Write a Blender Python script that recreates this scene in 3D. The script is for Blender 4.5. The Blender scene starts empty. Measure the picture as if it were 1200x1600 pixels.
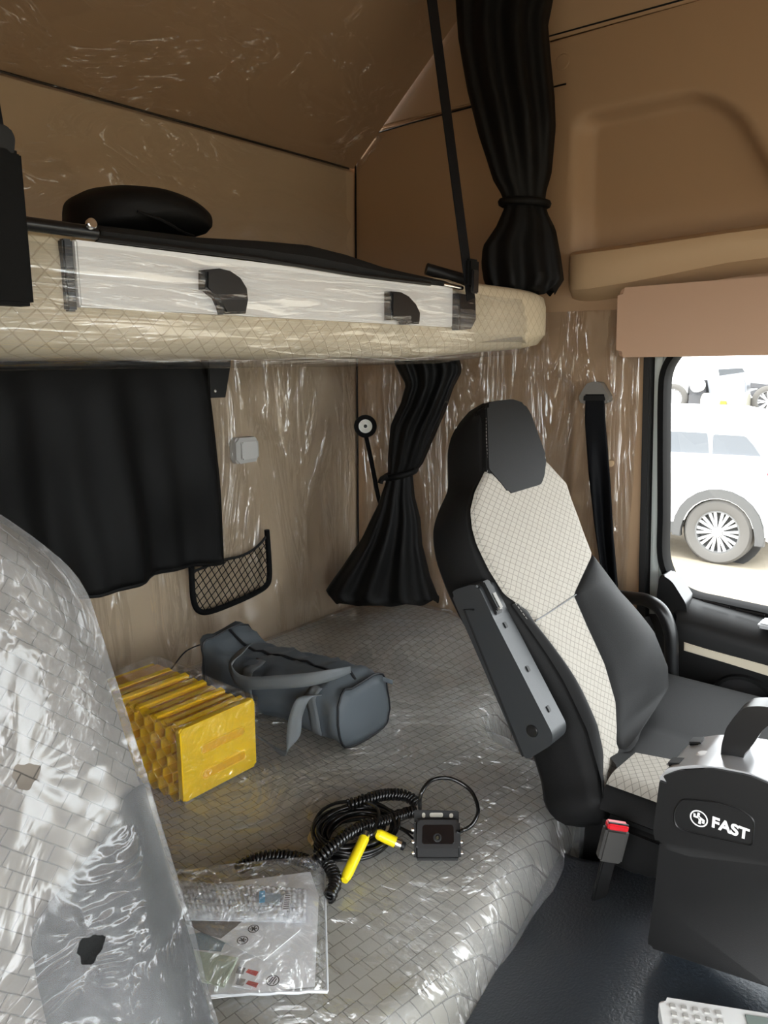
import bpy, bmesh, math, random
from mathutils import Vector as V, Matrix, noise
random.seed(7)
S = bpy.context.scene
COL = S.collection

# ------------------------------------------------------------------ camera, sky, sun, exposure
F, CZ = 1200.0, 1.45
PITCH, HD = math.atan(240/1200), math.radians(39.5)
cam = bpy.data.cameras.new('camera'); co = bpy.data.objects.new('camera', cam); COL.objects.link(co)
cam.sensor_fit = 'VERTICAL'; cam.sensor_height = 36; cam.lens = F/1600*36; cam.clip_start = .02; cam.clip_end = 400
co.location = (0, 0, CZ); co.rotation_euler = (math.pi/2-PITCH, 0, HD-math.pi/2)
S.camera = co
w = bpy.data.worlds.new('sky'); S.world = w; w.use_nodes = True
bg = w.node_tree.nodes['Background']; bg.inputs[0].default_value = (.95, .98, 1, 1); bg.inputs[1].default_value = 1.5
sun = bpy.data.lights.new('sun', 'SUN'); sun.energy = 1.0; sun.angle = .01; sun.color = (1, .95, .86)
so = bpy.data.objects.new('sun', sun); COL.objects.link(so)
so.rotation_euler = V((.22, -.55, -.8)).to_track_quat('-Z', 'Y').to_euler()
vs = S.view_settings; vs.view_transform = 'Standard'; vs.look = 'None'; vs.gamma = 1; vs.use_curve_mapping = False
vs.exposure = 2.75
S.cycles.max_bounces = 10; S.cycles.diffuse_bounces = 6; S.cycles.transparent_max_bounces = 24
S.cycles.sample_clamp_indirect = 6; S.cycles.caustics_reflective = False; S.cycles.caustics_refractive = False

# ------------------------------------------------------------------ pixel helpers (image 1200 x 1600)
FH = V((math.cos(HD), math.sin(HD), 0)); RT = V((math.sin(HD), -math.cos(HD), 0)); CAM = V((0, 0, CZ))
cp, sp = math.cos(PITCH), math.sin(PITCH)
def ray(u, v):
    a, b = (u-600)/F, (800-v)/F
    return FH*(cp+b*sp)+RT*a+V((0, 0, -sp+b*cp))
def plane(u, v, p0, n):
    r = ray(u, v); return CAM+r*((p0-CAM).dot(n)/r.dot(n))
def X(u, v, c): return plane(u, v, V((c, 0, 0)), V((1, 0, 0)))
def Y(u, v, c): return plane(u, v, V((0, c, 0)), V((0, 1, 0)))
def Z(u, v, c): return plane(u, v, V((0, 0, c)), V((0, 0, 1)))
def D(u, v, d): return plane(u, v, FH*d, FH)
def lerp(a, b, t): return a+(b-a)*t
def sm(a, b, x):
    t = max(0, min(1, (x-a)/(b-a))); return t*t*(3-2*t)
def curve1(pts, x):                       # piecewise-linear with smooth ease off: x -> y
    if x <= pts[0][0]: return pts[0][1]
    for (a, c), (b, d) in zip(pts, pts[1:]):
        if x <= b: return c+(d-c)*(x-a)/(b-a)
    return pts[-1][1]
def cr(pts, n=6, closed=False):           # Catmull-Rom
    P = [V(p) for p in pts]; m = len(P); out = []
    for i in range(m if closed else m-1):
        g = (lambda k: P[k % m]) if closed else (lambda k: P[max(0, min(m-1, k))])
        p0, p1, p2, p3 = g(i-1), g(i), g(i+1), g(i+2)
        for k in range(n):
            t = k/n
            out.append(.5*((2*p1)+(p2-p0)*t+(2*p0-5*p1+4*p2-p3)*t*t+(3*p1-p0-3*p2+p3)*t**3))
    if not closed: out.append(P[-1])
    return out
def rounded(pts, r, n=5):                 # round the corners of a closed polygon
    P = [V(p) for p in pts]; m = len(P); out = []
    for i in range(m):
        a, b, c = P[i-1], P[i], P[(i+1) % m]
        rr = r[i] if isinstance(r, (list, tuple)) else r
        p = b+(a-b).normalized()*min(rr, (a-b).length*.48); q = b+(c-b).normalized()*min(rr, (c-b).length*.48)
        for k in range(n+1):
            t = k/n; out.append(p*(1-t)**2+b*2*t*(1-t)+q*t*t)
    return out
def nz(*a): return noise.noise(V(a))
def ridge(*a): return 1-abs(noise.noise(V(a)))*2

# ------------------------------------------------------------------ materials
MATS = {}
def nodes(name):
    m = bpy.data.materials.new(name); m.use_nodes = True
    nt = m.node_tree; return m, nt, nt.nodes['Principled BSDF'], lambda t: nt.nodes.new('ShaderNode'+t), nt.links.new
def setp(b, col, rough, spec=.5, metal=0):
    b.inputs['Base Color'].default_value = (*col, 1); b.inputs['Roughness'].default_value = rough
    b.inputs['Specular IOR Level'].default_value = spec; b.inputs['Metallic'].default_value = metal
def M(name, col, rough=.5, spec=.5, metal=0, bump=None, var=0, sheen=0):
    if name in MATS: return MATS[name]
    m, nt, b, N, L = nodes(name); setp(b, col, rough, spec, metal)
    if sheen: b.inputs['Sheen Weight'].default_value = sheen
    tc = N('TexCoord')
    if bump:
        sc, st = bump[0], bump[1]
        t = N('TexNoise'); t.inputs['Scale'].default_value = sc; t.inputs['Detail'].default_value = 3
        L(tc.outputs['Object'], t.inputs['Vector'])
        k = N('Bump'); k.inputs['Strength'].default_value = st; k.inputs['Distance'].default_value = bump[2] if len(bump) > 2 else .001
        L(t.outputs['Fac'], k.inputs['Height']); L(k.outputs[0], b.inputs['Normal'])
    if var:
        t = N('TexNoise'); t.inputs['Scale'].default_value = 6; t.inputs['Detail'].default_value = 5
        L(tc.outputs['Object'], t.inputs['Vector'])
        x = N('MixRGB'); x.inputs[1].default_value = (*[c*(1-var) for c in col], 1); x.inputs[2].default_value = (*[min(1, c*(1+var)) for c in col], 1)
        L(t.outputs['Fac'], x.inputs[0]); L(x.outputs[0], b.inputs['Base Color'])
    MATS[name] = m; return m
def fabric(name, col, line, bw, rh, off, mort, rot=0, uv=False, sx=1, rough=.85):
    m, nt, b, N, L = nodes(name); setp(b, col, rough, .2)
    tc = N('TexCoord'); mp = N('Mapping'); mp.inputs['Rotation'].default_value = (0, 0, rot); mp.inputs['Scale'].default_value = (sx, 1, 1)
    L(tc.outputs['UV' if uv else 'Object'], mp.inputs[0])
    br = N('TexBrick'); br.offset = off; br.inputs['Scale'].default_value = 1; br.inputs['Brick Width'].default_value = bw
    br.inputs['Row Height'].default_value = rh; br.inputs['Mortar Size'].default_value = mort; br.inputs['Mortar Smooth'].default_value = .3
    br.inputs['Color1'].default_value = (*col, 1); br.inputs['Color2'].default_value = (*[c*.95 for c in col], 1); br.inputs['Mortar'].default_value = (*line, 1)
    wn = N('TexNoise'); wn.inputs['Scale'].default_value = 25; L(mp.outputs[0], wn.inputs[0])
    wa = N('MixRGB'); wa.blend_type = 'ADD'; wa.inputs[0].default_value = .003; L(mp.outputs[0], wa.inputs[1]); L(wn.outputs['Color'], wa.inputs[2])
    L(wa.outputs[0], br.inputs['Vector']); L(br.outputs['Color'], b.inputs['Base Color'])
    k = N('Bump'); k.inputs['Strength'].default_value = .5; k.inputs['Distance'].default_value = .002; k.invert = True
    L(br.outputs['Fac'], k.inputs['Height']); L(k.outputs[0], b.inputs['Normal'])
    MATS[name] = m; return m
def film(name, milk, scale=(9, 9, 9), st=.6, rough=.12, gl=1.0, dist=.02, tint=(.97, .975, .98), cap=.35, sharp=7, white=.8):
    m = bpy.data.materials.new(name); m.use_nodes = True; nt = m.node_tree; N = lambda t: nt.nodes.new('ShaderNode'+t); L = nt.links.new
    nt.nodes.remove(nt.nodes['Principled BSDF']); out = nt.nodes['Material Output']
    tc = N('TexCoord'); mp = N('Mapping'); mp.inputs['Scale'].default_value = scale; L(tc.outputs['Object'], mp.inputs[0])
    n1 = N('TexNoise'); n1.inputs['Scale'].default_value = 1; n1.inputs['Detail'].default_value = 4; n1.inputs['Distortion'].default_value = 1.5; L(mp.outputs[0], n1.inputs[0])
    ab = N('Math'); ab.operation = 'SUBTRACT'; ab.inputs[1].default_value = .5; L(n1.outputs['Fac'], ab.inputs[0])
    a2 = N('Math'); a2.operation = 'ABSOLUTE'; L(ab.outputs[0], a2.inputs[0])
    a4 = N('Math'); a4.operation = 'MULTIPLY_ADD'; a4.inputs[1].default_value = -3; a4.inputs[2].default_value = 1; a4.use_clamp = True; L(a2.outputs[0], a4.inputs[0])
    a3 = N('Math'); a3.operation = 'POWER'; a3.inputs[1].default_value = sharp; L(a4.outputs[0], a3.inputs[0])
    bp = N('Bump'); bp.inputs['Strength'].default_value = st; bp.inputs['Distance'].default_value = dist; L(a3.outputs[0], bp.inputs['Height'])
    tr = N('BsdfTransparent'); tr.inputs[0].default_value = (*tint, 1)
    g = N('BsdfGlossy'); g.inputs['Roughness'].default_value = rough; L(bp.outputs[0], g.inputs['Normal'])
    fr = N('Fresnel'); fr.inputs['IOR'].default_value = 1.5; L(bp.outputs[0], fr.inputs['Normal'])
    fm = N('Math'); fm.operation = 'MULTIPLY'; fm.inputs[1].default_value = gl; fm.use_clamp = True; L(fr.outputs[0], fm.inputs[0])
    fc = N('Math'); fc.operation = 'MINIMUM'; fc.inputs[1].default_value = cap; L(fm.outputs[0], fc.inputs[0])
    mx = N('MixShader'); L(fc.outputs[0], mx.inputs[0]); L(tr.outputs[0], mx.inputs[1]); L(g.outputs[0], mx.inputs[2])
    df = N('BsdfDiffuse'); df.inputs[0].default_value = (white, white*1.01, white*1.03, 1);
    n2 = N('TexNoise'); n2.inputs['Scale'].default_value = .6; n2.inputs['Detail'].default_value = 5; L(mp.outputs[0], n2.inputs[0])
    mr = N('MapRange'); mr.inputs[1].default_value = .35; mr.inputs[2].default_value = .75; mr.inputs[3].default_value = milk*.5; mr.inputs[4].default_value = min(1, milk*1.7); L(n2.outputs['Fac'], mr.inputs[0])
    m2 = N('MixShader'); L(mr.outputs[0], m2.inputs[0]); L(mx.outputs[0], m2.inputs[1]); L(df.outputs[0], m2.inputs[2])
    L(m2.outputs[0], out.inputs[0]); MATS[name] = m; return m
def glassmat(name, refl=.06, col=(.95, .97, .97)):
    m = bpy.data.materials.new(name); m.use_nodes = True; nt = m.node_tree; N = lambda t: nt.nodes.new('ShaderNode'+t)
    nt.nodes.remove(nt.nodes['Principled BSDF'])
    tr = N('BsdfTransparent'); tr.inputs[0].default_value = (*col, 1); g = N('BsdfGlossy'); g.inputs['Roughness'].default_value = .02
    mx = N('MixShader'); mx.inputs[0].default_value = refl; nt.links.new(tr.outputs[0], mx.inputs[1]); nt.links.new(g.outputs[0], mx.inputs[2])
    nt.links.new(mx.outputs[0], nt.nodes['Material Output'].inputs[0]); MATS[name] = m; return m

TRIM = M('beige trim plastic', (.40, .265, .158), .55, .35, bump=(260, .12), var=.04)
TRIMD = M('beige trim plastic shelf', (.49, .345, .205), .5, .35, bump=(260, .12))
PADB = M('pink beige padded vinyl', (.46, .30, .205), .6, .3, bump=(300, .1))
WALLF = M('beige felt lining', (.52, .395, .265), .75, .2, bump=(400, .2), var=.05)
CARP = M('grey floor mat', (.05, .05, .055), .9, .2, bump=(200, .5))
MATTE = M('matte black', (.0045, .0045, .0045), .75, .12)
BLK = M('black plastic', (.006, .006, .0062), .5, .3, bump=(500, .1))
BLKS = M('black satin plastic', (.006, .006, .0065), .32, .4)
RUB = M('black rubber seal', (.012, .012, .012), .55, .4)
CLOTH = M('black curtain cloth', (.0035, .0034, .0033), .6, .18, bump=(900, .3))
MESHC = M('black spacer mesh cloth', (.010, .010, .010), .8, .2, bump=(700, .8))
CHAR = M('charcoal seat vinyl', (.0075, .0075, .0076), .65, .16, bump=(700, .25))
CHARS = M('charcoal console plastic', (.006, .006, .0062), .45, .3, bump=(900, .15))
LEATH = M('black grained vinyl', (.034, .042, .053), .40, .7, bump=(230, .7, .0015))  # bluish sheen of the engine cover is put into the base colour
ARM = M('dark grey armrest plastic', (.022, .0245, .027), .45, .45, bump=(600, .12))
PILL = M('grey painted pillar', (.42, .45, .43), .4, .5)
WHITEB = M('white board', (.70, .69, .67), .5, .4, var=.02)
CHROME = M('bright metal', (.75, .75, .75), .2, .5, 1)
SILV = M('silver console bezel', (.62, .63, .65), .3, .5, .6)
GREYP = M('light grey plastic', (.42, .41, .39), .45, .5)
GUIDE = M('grey belt guide plastic', (.16, .15, .135), .45, .5)
BELT = M('black belt webbing', (.0045, .0048, .006), .65, .12, bump=(900, .4))
RED = M('red button', (.65, .02, .03), .35, .5)
BAGG = M('slate grey nylon', (.105, .122, .136), .55, .3, bump=(800, .3), var=.05)
BAGW = M('grey nylon webbing', (.17, .185, .195), .6, .3, bump=(1200, .8))
BAGD = M('dark bag piping', (.012, .013, .015), .5, .4)
YEL = M('yellow chock plastic', (.95, .60, .006), .4, .5, var=.03)
YELC = M('yellow connector', (.85, .68, .01), .35, .5)
CABLE = M('glossy black cable', (.008, .008, .008), .22, .6)
WHITE = M('white plastic', (.78, .78, .77), .4, .5)
PAPER = M('white paper', (.90, .90, .91), .7, .2, var=.02)
PRINTR = M('red print', (.55, .08, .07), .7); PRINTK = M('dark print', (.04, .04, .045), .7); PRINTB = M('blue print', (.10, .38, .62), .7)
PRINTG = M('brown grey print', (.26, .24, .23), .8, var=.5)
GREENC = M('pale green card', (.50, .55, .44), .6); GREYC = M('grey blue card', (.35, .42, .46), .6); WHITEINK = M('white ink', (.85, .85, .85), .5)
LED = M('lamp reflector', (.85, .83, .76), .3, .5, 0)
TYRE = M('grey tyre rubber', (.085, .08, .074), .85); RIM = M('alloy rim', (.62, .62, .63), .35, .5, .6)  # tyres are one even grey, lighter than the other rubber
CARW = M('white car paint', (.85, .85, .85), .25, .6); CARG = M('tinted car glass', (.05, .055, .062), .08, .5); CARB = M('black car cladding', (.06, .06, .06), .6)
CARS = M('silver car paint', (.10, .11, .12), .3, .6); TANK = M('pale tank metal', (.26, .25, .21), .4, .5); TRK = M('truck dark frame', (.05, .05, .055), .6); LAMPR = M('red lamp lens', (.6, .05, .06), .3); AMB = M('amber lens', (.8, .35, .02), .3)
SAND = M('pale sandy ground', (.22, .19, .145), .95, .1, bump=(3, .5, .05), var=.12)
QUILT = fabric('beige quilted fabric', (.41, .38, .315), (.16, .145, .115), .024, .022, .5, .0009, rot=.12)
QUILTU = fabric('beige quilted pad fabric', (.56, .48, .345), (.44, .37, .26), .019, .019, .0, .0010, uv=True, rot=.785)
SEATF = fabric('cream diamond fabric', (.34, .318, .28), (.185, .17, .15), .0095, .0095, 0, .0005, rot=.785, uv=True, sx=.62)
SEATD = fabric('beige brick fabric', (.185, .162, .138), (.075, .068, .06), .021, .0125, .5, .0006, rot=.75, uv=True)
FILMW = film('thin clear film wall', .012, (9, 9, 1.3), .9, .17, 3, .035, cap=.19, sharp=14)
FILMU = film('thin clear film roof', .01, (2.5, 7, 7), .8, .14, 2, .030, cap=.09, sharp=16)
FILMB = film('clear film stretched', .05, (2, 12, 30), .6, .14, 2.5, .008, cap=.16, sharp=9)
FILMM = film('clear film mattress', .17, (6, 4, 4), 1.0, .18, 3, .055, cap=.27, sharp=12)
FILMR = film('clear film rear wall', .010, (8, 8, 1.6), 1.0, .17, 3, .045, cap=.27, sharp=10)
FILMS = film('milky film seat', .30, (9, 9, 6), .9, .2, 3, .022, cap=.10, sharp=9, white=.27)
FILMZ = film('zip bag film', .05, (20, 20, 20), .9, .12, 3, .010, cap=.22)
FILMC = film('crinkled wrap', .012, (18, 18, 18), .9, .12, 3, .010, cap=.2, sharp=9)
BUBB = film('bubble wrap', .5, (150, 150, 150), .6, .15, 1.5, .002)
GLASS = glassmat('window glass')

# ------------------------------------------------------------------ object helpers
def origin(o):
    v = V((0, 0, 0))
    while o: v = v+o.location; o = o.parent
    return v
def tag(o, label=None, cat=None, group=None, kind=None):
    for k, x in (('label', label), ('category', cat), ('group', group), ('kind', kind)):
        if x: o[k] = x
    return o
def thing(name, loc, label, cat, group=None):
    o = bpy.data.objects.new(name, None); COL.objects.link(o); o.location = loc; o.empty_display_size = .05
    return tag(o, label, cat, group)
def finish(name, me, mat, parent=None, ang=40, loc=None):
    me.materials.append(mat)
    for p in me.polygons: p.use_smooth = True
    if ang: me.set_sharp_from_angle(angle=math.radians(ang))
    o = bpy.data.objects.new(name, me); COL.objects.link(o)
    if parent: o.parent = parent; off = origin(parent)
    else:
        vv = [v.co for v in me.vertices]
        off = V((sum(v.x for v in vv)/len(vv), sum(v.y for v in vv)/len(vv), min(v.z for v in vv)))
        o.location = off
    me.transform(Matrix.Translation(-off)); me.update()
    return o
def ob(name, verts, faces, mat, parent=None, ang=40, uv=None):
    me = bpy.data.meshes.new(name); me.from_pydata([tuple(v) for v in verts], [], faces)
    if uv:
        l = me.uv_layers.new()
        for lp in me.loops: l.data[lp.index].uv = uv[lp.vertex_index]
    return finish(name, me, mat, parent, ang)
def from_bm(name, bm, mat, parent=None, ang=40):
    bmesh.ops.recalc_face_normals(bm, faces=bm.faces)
    me = bpy.data.meshes.new(name); bm.to_mesh(me); bm.free(); return finish(name, me, mat, parent, ang)
def slab_bm(bm, pts, off, bev=.003, seg=2):
    off = V(off); n = len(pts)
    a = [bm.verts.new(V(p)) for p in pts]; b = [bm.verts.new(V(p)+off) for p in pts]
    fs = [bm.faces.new(a), bm.faces.new(b[::-1])]
    for i in range(n): fs.append(bm.faces.new((a[i], b[i], b[(i+1) % n], a[(i+1) % n])))
    if bev:
        es = set(fs[0].edges) | set(fs[1].edges)
        bmesh.ops.bevel(bm, geom=list(es), offset=bev, segments=seg, affect='EDGES', clamp_overlap=True)
def slab(name, pts, off, mat, parent=None, bev=.003, seg=2, ang=40):
    bm = bmesh.new(); slab_bm(bm, pts, off, bev, seg); return from_bm(name, bm, mat, parent, ang)
def box_bm(bm, c, s, bev=.003, rot=None, seg=2):
    r = bmesh.ops.create_cube(bm, size=1); vs_ = r['verts']
    mt = Matrix.Translation(V(c)) @ ((rot or Matrix()).to_4x4()) @ Matrix.Diagonal((*s, 1))
    bmesh.ops.transform(bm, matrix=mt, verts=vs_)
    if bev:
        es = {e for v in vs_ for e in v.link_edges}
        bmesh.ops.bevel(bm, geom=list(es), offset=bev, segments=seg, affect='EDGES', clamp_overlap=True)
def box(name, c, s, mat, parent=None, bev=.003, rot=None, seg=2):
    bm = bmesh.new(); box_bm(bm, c, s, bev, rot, seg); return from_bm(name, bm, mat, parent)
def tube_data(pts, r, seg=8, closed=False, flat=None):
    P = [V(p) for p in pts]; n = len(P); vs_, fc = [], []
    up = V((0, 0, 1)); prev = None
    for i, p in enumerate(P):
        t = (P[(i+1) % n] if (closed or i < n-1) else p)-(P[i-1] if (closed or i > 0) else p)
        t = t.normalized() if t.length > 1e-9 else V((0, 0, 1))
        if prev is None:
            a = t.cross(up)
            if a.length < .01: a = t.cross(V((1, 0, 0)))
        else: a = prev-t*prev.dot(t)
        a.normalize(); prev = a; b = t.cross(a)
        rr = r(i/(n-1)) if callable(r) else r
        for k in range(seg):
            an = 2*math.pi*k/seg; vs_.append(p+a*math.cos(an)*rr+b*math.sin(an)*rr)
    for i in range(n if closed else n-1):
        j = (i+1) % n
        for k in range(seg): fc.append((i*seg+k, i*seg+(k+1) % seg, j*seg+(k+1) % seg, j*seg+k))
    if not closed: fc += [tuple(range(seg))[::-1], tuple((n-1)*seg+k for k in range(seg))]
    return vs_, fc
def tube(name, pts, r, mat, parent=None, seg=8, closed=False):
    v, f = tube_data(pts, r, seg, closed); return ob(name, v, f, mat, parent, 50)
def tubes(name, lst, r, mat, parent=None, seg=5):
    vs_, fc = [], []
    for pts in lst:
        v, f = tube_data(pts, r, seg); k = len(vs_); vs_ += v; fc += [tuple(i+k for i in q) for q in f]
    return ob(name, vs_, fc, mat, parent, 60)
def grid(name, fn, nu, nv, mat, parent=None, ang=0, skip=None, thick=0):
    vs_, uv = [], []
    for j in range(nv+1):
        for i in range(nu+1):
            r = fn(i/nu, j/nv)
            if isinstance(r, tuple): vs_.append(r[0]); uv.append(r[1])
            else: vs_.append(r); uv.append((i/nu, j/nv))
    fc = [(j*(nu+1)+i, j*(nu+1)+i+1, (j+1)*(nu+1)+i+1, (j+1)*(nu+1)+i) for j in range(nv) for i in range(nu) if not (skip and skip(i/nu, j/nv))]
    o = ob(name, vs_, fc, mat, parent, ang, uv)
    if thick:
        md = o.modifiers.new('thickness', 'SOLIDIFY'); md.thickness = thick; md.offset = 0
    return o
def loft(name, rings, mat, parent=None, cap=True, ang=40, uvs=None):
    n = len(rings[0]); vs_ = [p for r in rings for p in r]; fc = []
    for i in range(len(rings)-1):
        for k in range(n): fc.append((i*n+k, i*n+(k+1) % n, (i+1)*n+(k+1) % n, (i+1)*n+k))
    if cap: fc += [tuple(range(n))[::-1], tuple((len(rings)-1)*n+k for k in range(n))]
    return ob(name, vs_, fc, mat, parent, ang, uvs)
def disc(name, c, nrm, r, th, mat, parent=None, seg=28, bev=.001, prof=None):
    q = V(nrm).to_track_quat('Z', 'Y'); prof = prof or [(0, th), (r-bev, th), (r, th-bev), (r, 0)]
    rings = [[V(c)+q @ V((rr*math.cos(2*math.pi*k/seg), rr*math.sin(2*math.pi*k/seg), h)) for k in range(seg)] for rr, h in prof if rr > 0]
    vs_ = [p for r_ in rings for p in r_]; fc = []
    for i in range(len(rings)-1):
        for k in range(seg): fc.append((i*seg+k, (i+1)*seg+k, (i+1)*seg+(k+1) % seg, i*seg+(k+1) % seg))
    if prof[0][0] == 0: fc.append(tuple(range(seg)))
    return ob(name, vs_, fc, mat, parent, 40)
def text(name, s, size, right, up, at, mat, parent=None, ext=.0008, bold=0):
    c = bpy.data.curves.new(name, 'FONT'); c.body = s; c.size = size; c.extrude = ext; c.offset = bold; c.align_x = 'LEFT'
    o = bpy.data.objects.new(name, c); COL.objects.link(o)
    dg = bpy.context.evaluated_depsgraph_get(); me = bpy.data.meshes.new_from_object(o.evaluated_get(dg))
    bpy.data.objects.remove(o); bpy.data.curves.remove(c)
    r = V(right).normalized(); u = V(up).normalized(); n = r.cross(u)
    mt = Matrix((r, u, n)).transposed().to_4x4(); mt.translation = V(at); me.transform(mt); me.materials.clear()
    return finish(name, me, mat, parent, 30)

# ------------------------------------------------------------------ setting: cab shell
WX, RY = 1.75, 1.55
def struct(o, label=None):
    o['kind'] = 'structure'
    if label: o['label'] = label
    return o
# rear wall
wr = struct(box('wall_rear', (.6, RY+.04, 1.15), (2.5, .06, 1.7), TRIM, bev=0), 'beige rear wall of the truck cab behind the bunks')
box('lining_panel', (.6, RY+.005, 1.31), (2.29, .012, 1.318), WALLF, wr, .003)
# sloped roof-to-wall panel and roof
a, b = V((-.55, RY, 1.977)), V((1.74, RY, 1.977))
slope = [V((-.55, RY+.0, 1.976)), V((1.745, RY, 1.976)), V((1.745, 1.12, 2.34)), V((-.55, 1.12, 2.34))]
ce = struct(box('ceiling', (.6, -.05, 2.41), (2.6, 3.4, .06), TRIM, bev=0), 'beige moulded cab roof lining')
slab('roof_slope_panel', [p for p in slope], (0, .02, .02), TRIM, ce, .004)
slab('roof_panel', [V((-.55, 1.11, 2.343)), V((1.72, 1.11, 2.343)), V((1.72, -1.3, 2.3)), V((-.55, -1.3, 2.3))], (0, 0, .02), TRIM, ce, .004)
slab('cove_panel', [V((1.752, 1.03, 2.17)), V((1.752, -1.3, 2.15)), V((1.64, -1.35, 2.36)), V((1.64, 1.03, 2.38))], (.05, 0, .03), TRIM, ce, .003)
# floor, left wall with the open driver's door, front wall with the windscreen opening
fl = struct(box('floor', (.6, .1, -.03), (2.6, 3.1, .06), CARP, bev=0), 'dark cab floor')
wl = struct(box('wall_left', (-.58, 1.05, 1.2), (.06, 1.1, 2.4), TRIM, bev=0), "beige side wall behind the driver's door")
box('door_header', (-.58, -.4, 2.04), (.06, 1.8, .72), TRIM, wl, 0)  # unseen; lower edge brought down to keep the upper cab dim
box('door_sill', (-.58, -.4, .2), (.06, 1.8, .4), CHAR, wl, 0)
wf = struct(box('wall_front', (.6, -1.33, .40), (2.5, .06, .80), CHAR, bev=0), 'dark bulkhead under the windscreen')
box('windscreen_header', (.6, -1.33, 2.075), (2.5, .06, .61), TRIM, wf, 0)  # unseen; lower edge set low so sky light misses the upper rear wall
box('windscreen_pane', (.6, -1.33, 1.285), (2.4, .006, .97), GLASS, wf, 0)
# right wall: lower panel behind the seat, embossed rounded field
ws = struct(box('wall_right', (WX+.10, 1.2, 1.17), (.06, 1.05, 2.34), TRIM, bev=0), 'beige side wall beside the bunks')
def rr_sdf(y, z, y0, y1, z0, z1, r):
    cy, cz, hy, hz = (y0+y1)/2, (z0+z1)/2, (y1-y0)/2-r, (z1-z0)/2-r
    dy, dz = abs(y-cy)-hy, abs(z-cz)-hz
    return math.hypot(max(dy, 0), max(dz, 0))+min(max(dy, dz), 0)-r
def lowpanel(i, j):
    y = lerp(.655, RY, i); z = lerp(.25, 1.5595, j); s = rr_sdf(y, z, .85, 1.5, .55, 1.418, .06)
    return V((WX+.016*sm(.012, -.014, s), y, z))
grid('side_panel', lowpanel, 90, 120, TRIM, ws)
def uppanel(i, j):
    y = lerp(-1.3, RY, i); z = lerp(1.56, 2.068 if y > 1.02 else 2.165, j)
    top, yr = 2.0, .875-(2.0-z)*.05; yf = .55-(2.0-z)*.62
    s = max(rr_sdf(y, z, -.2, yr, 1.3, top, .045), 0) if y > .6 else 0
    s = max(rr_sdf(y, z, -.2, yr, 1.655, top, .045), rr_sdf(y, z, yf, 1.2, 1.655, top, .09))
    return V((WX+.045*sm(.003, -.024, s), y, z))
grid('upper_side_panel', uppanel, 190, 80, TRIM, ws)
box('light_leak_backing', (1.83, -.1, 2.25), (.05, 2.7, .5), TRIM, ws, 0)  # unseen block added outside to stop light leaking in along the cove
slab('corner_panel', [V((WX+.004, 1.02, 2.076)), V((WX+.004, RY, 2.076)), V((WX+.004, RY, 2.38)), V((WX+.004, 1.02, 2.38))], (.02, 0, 0), TRIM, ws, .003)
tube('trim_seam', [X(572, 213, WX-.001), X(640, 193, WX-.001), X(737, 167, WX-.001), V((WX-.001, .9, 2.068))], .0022, BLK, ws, 5)
tube('corner_seam', cr([V((WX-.004, RY-.006, .68)), V((WX-.004, RY-.006, 1.5)), V((WX-.004, RY-.006, 2.0)), X(563, 222, WX-.002), X(572, 213, WX-.002)], 4), .003, BLK, ws, 5)
tube('cove_seam', [V((WX-.001, 1.02, 2.180)), V((WX-.001, -.6, 2.160))], .0028, BLK, ws, 5)
tube('slope_seam', [V((-.5, RY-.004, 1.974)), V((1.72, RY-.004, 1.974))], .0028, BLK, wr, 5)
# plug caps
for u, v, r in ((879, 97, .017), (862, 30, .015)):
    c = X(u, v, WX)
    disc('plug_cap', c+V((-.0005, 0, 0)), (-1, 0, 0), r, .0015, TRIM, ws, prof=[(0, .0008), (r-.002, .0008), (r-.001, -.002), (r, .0012), (r+.001, 0)])
# moulded shelf lip
def shelf():
    prof = [(.055, .012), (.02, .006), (-.045, 0), (-.062, -.01), (-.066, -.03), (-.06, -.07), (-.05, -.088), (-.03, -.098), (0, -.112), (.02, -.118)]
    rings = []
    ys = [.862, .858, .845, .825, .80, .70, .6, .5, .3, 0, -.4, -1.2]; ks = [.02, .45, .72, .9, 1, 1, 1, 1, 1, 1, 1, 1]
    for y, k in zip(ys, ks):
        z0 = 1.692+.02*sm(.86, .3, y)
        rings.append([V((WX+(dx*k if dx < 0 else dx), y, z0+dz*(.85+.15*k)+.028*sm(.86, .35, y)*(1 if dz < -.05 else 0))) for dx, dz in prof]+[V((WX+.08, y, z0-.1)), V((WX+.08, y, z0))])
    return loft('shelf_lip', rings, TRIMD, ws, True, 30)
shelf()
# padded header above the window
pad = [V((1.66, y, z)) for y, z in ((.705, 1.452), (.71, 1.60), (-.9, 1.63), (-.9, 1.475))]
slab('padded_header', rounded(pad, .016), (.09, 0, 0), PADB, ws, .012, 4)
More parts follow.
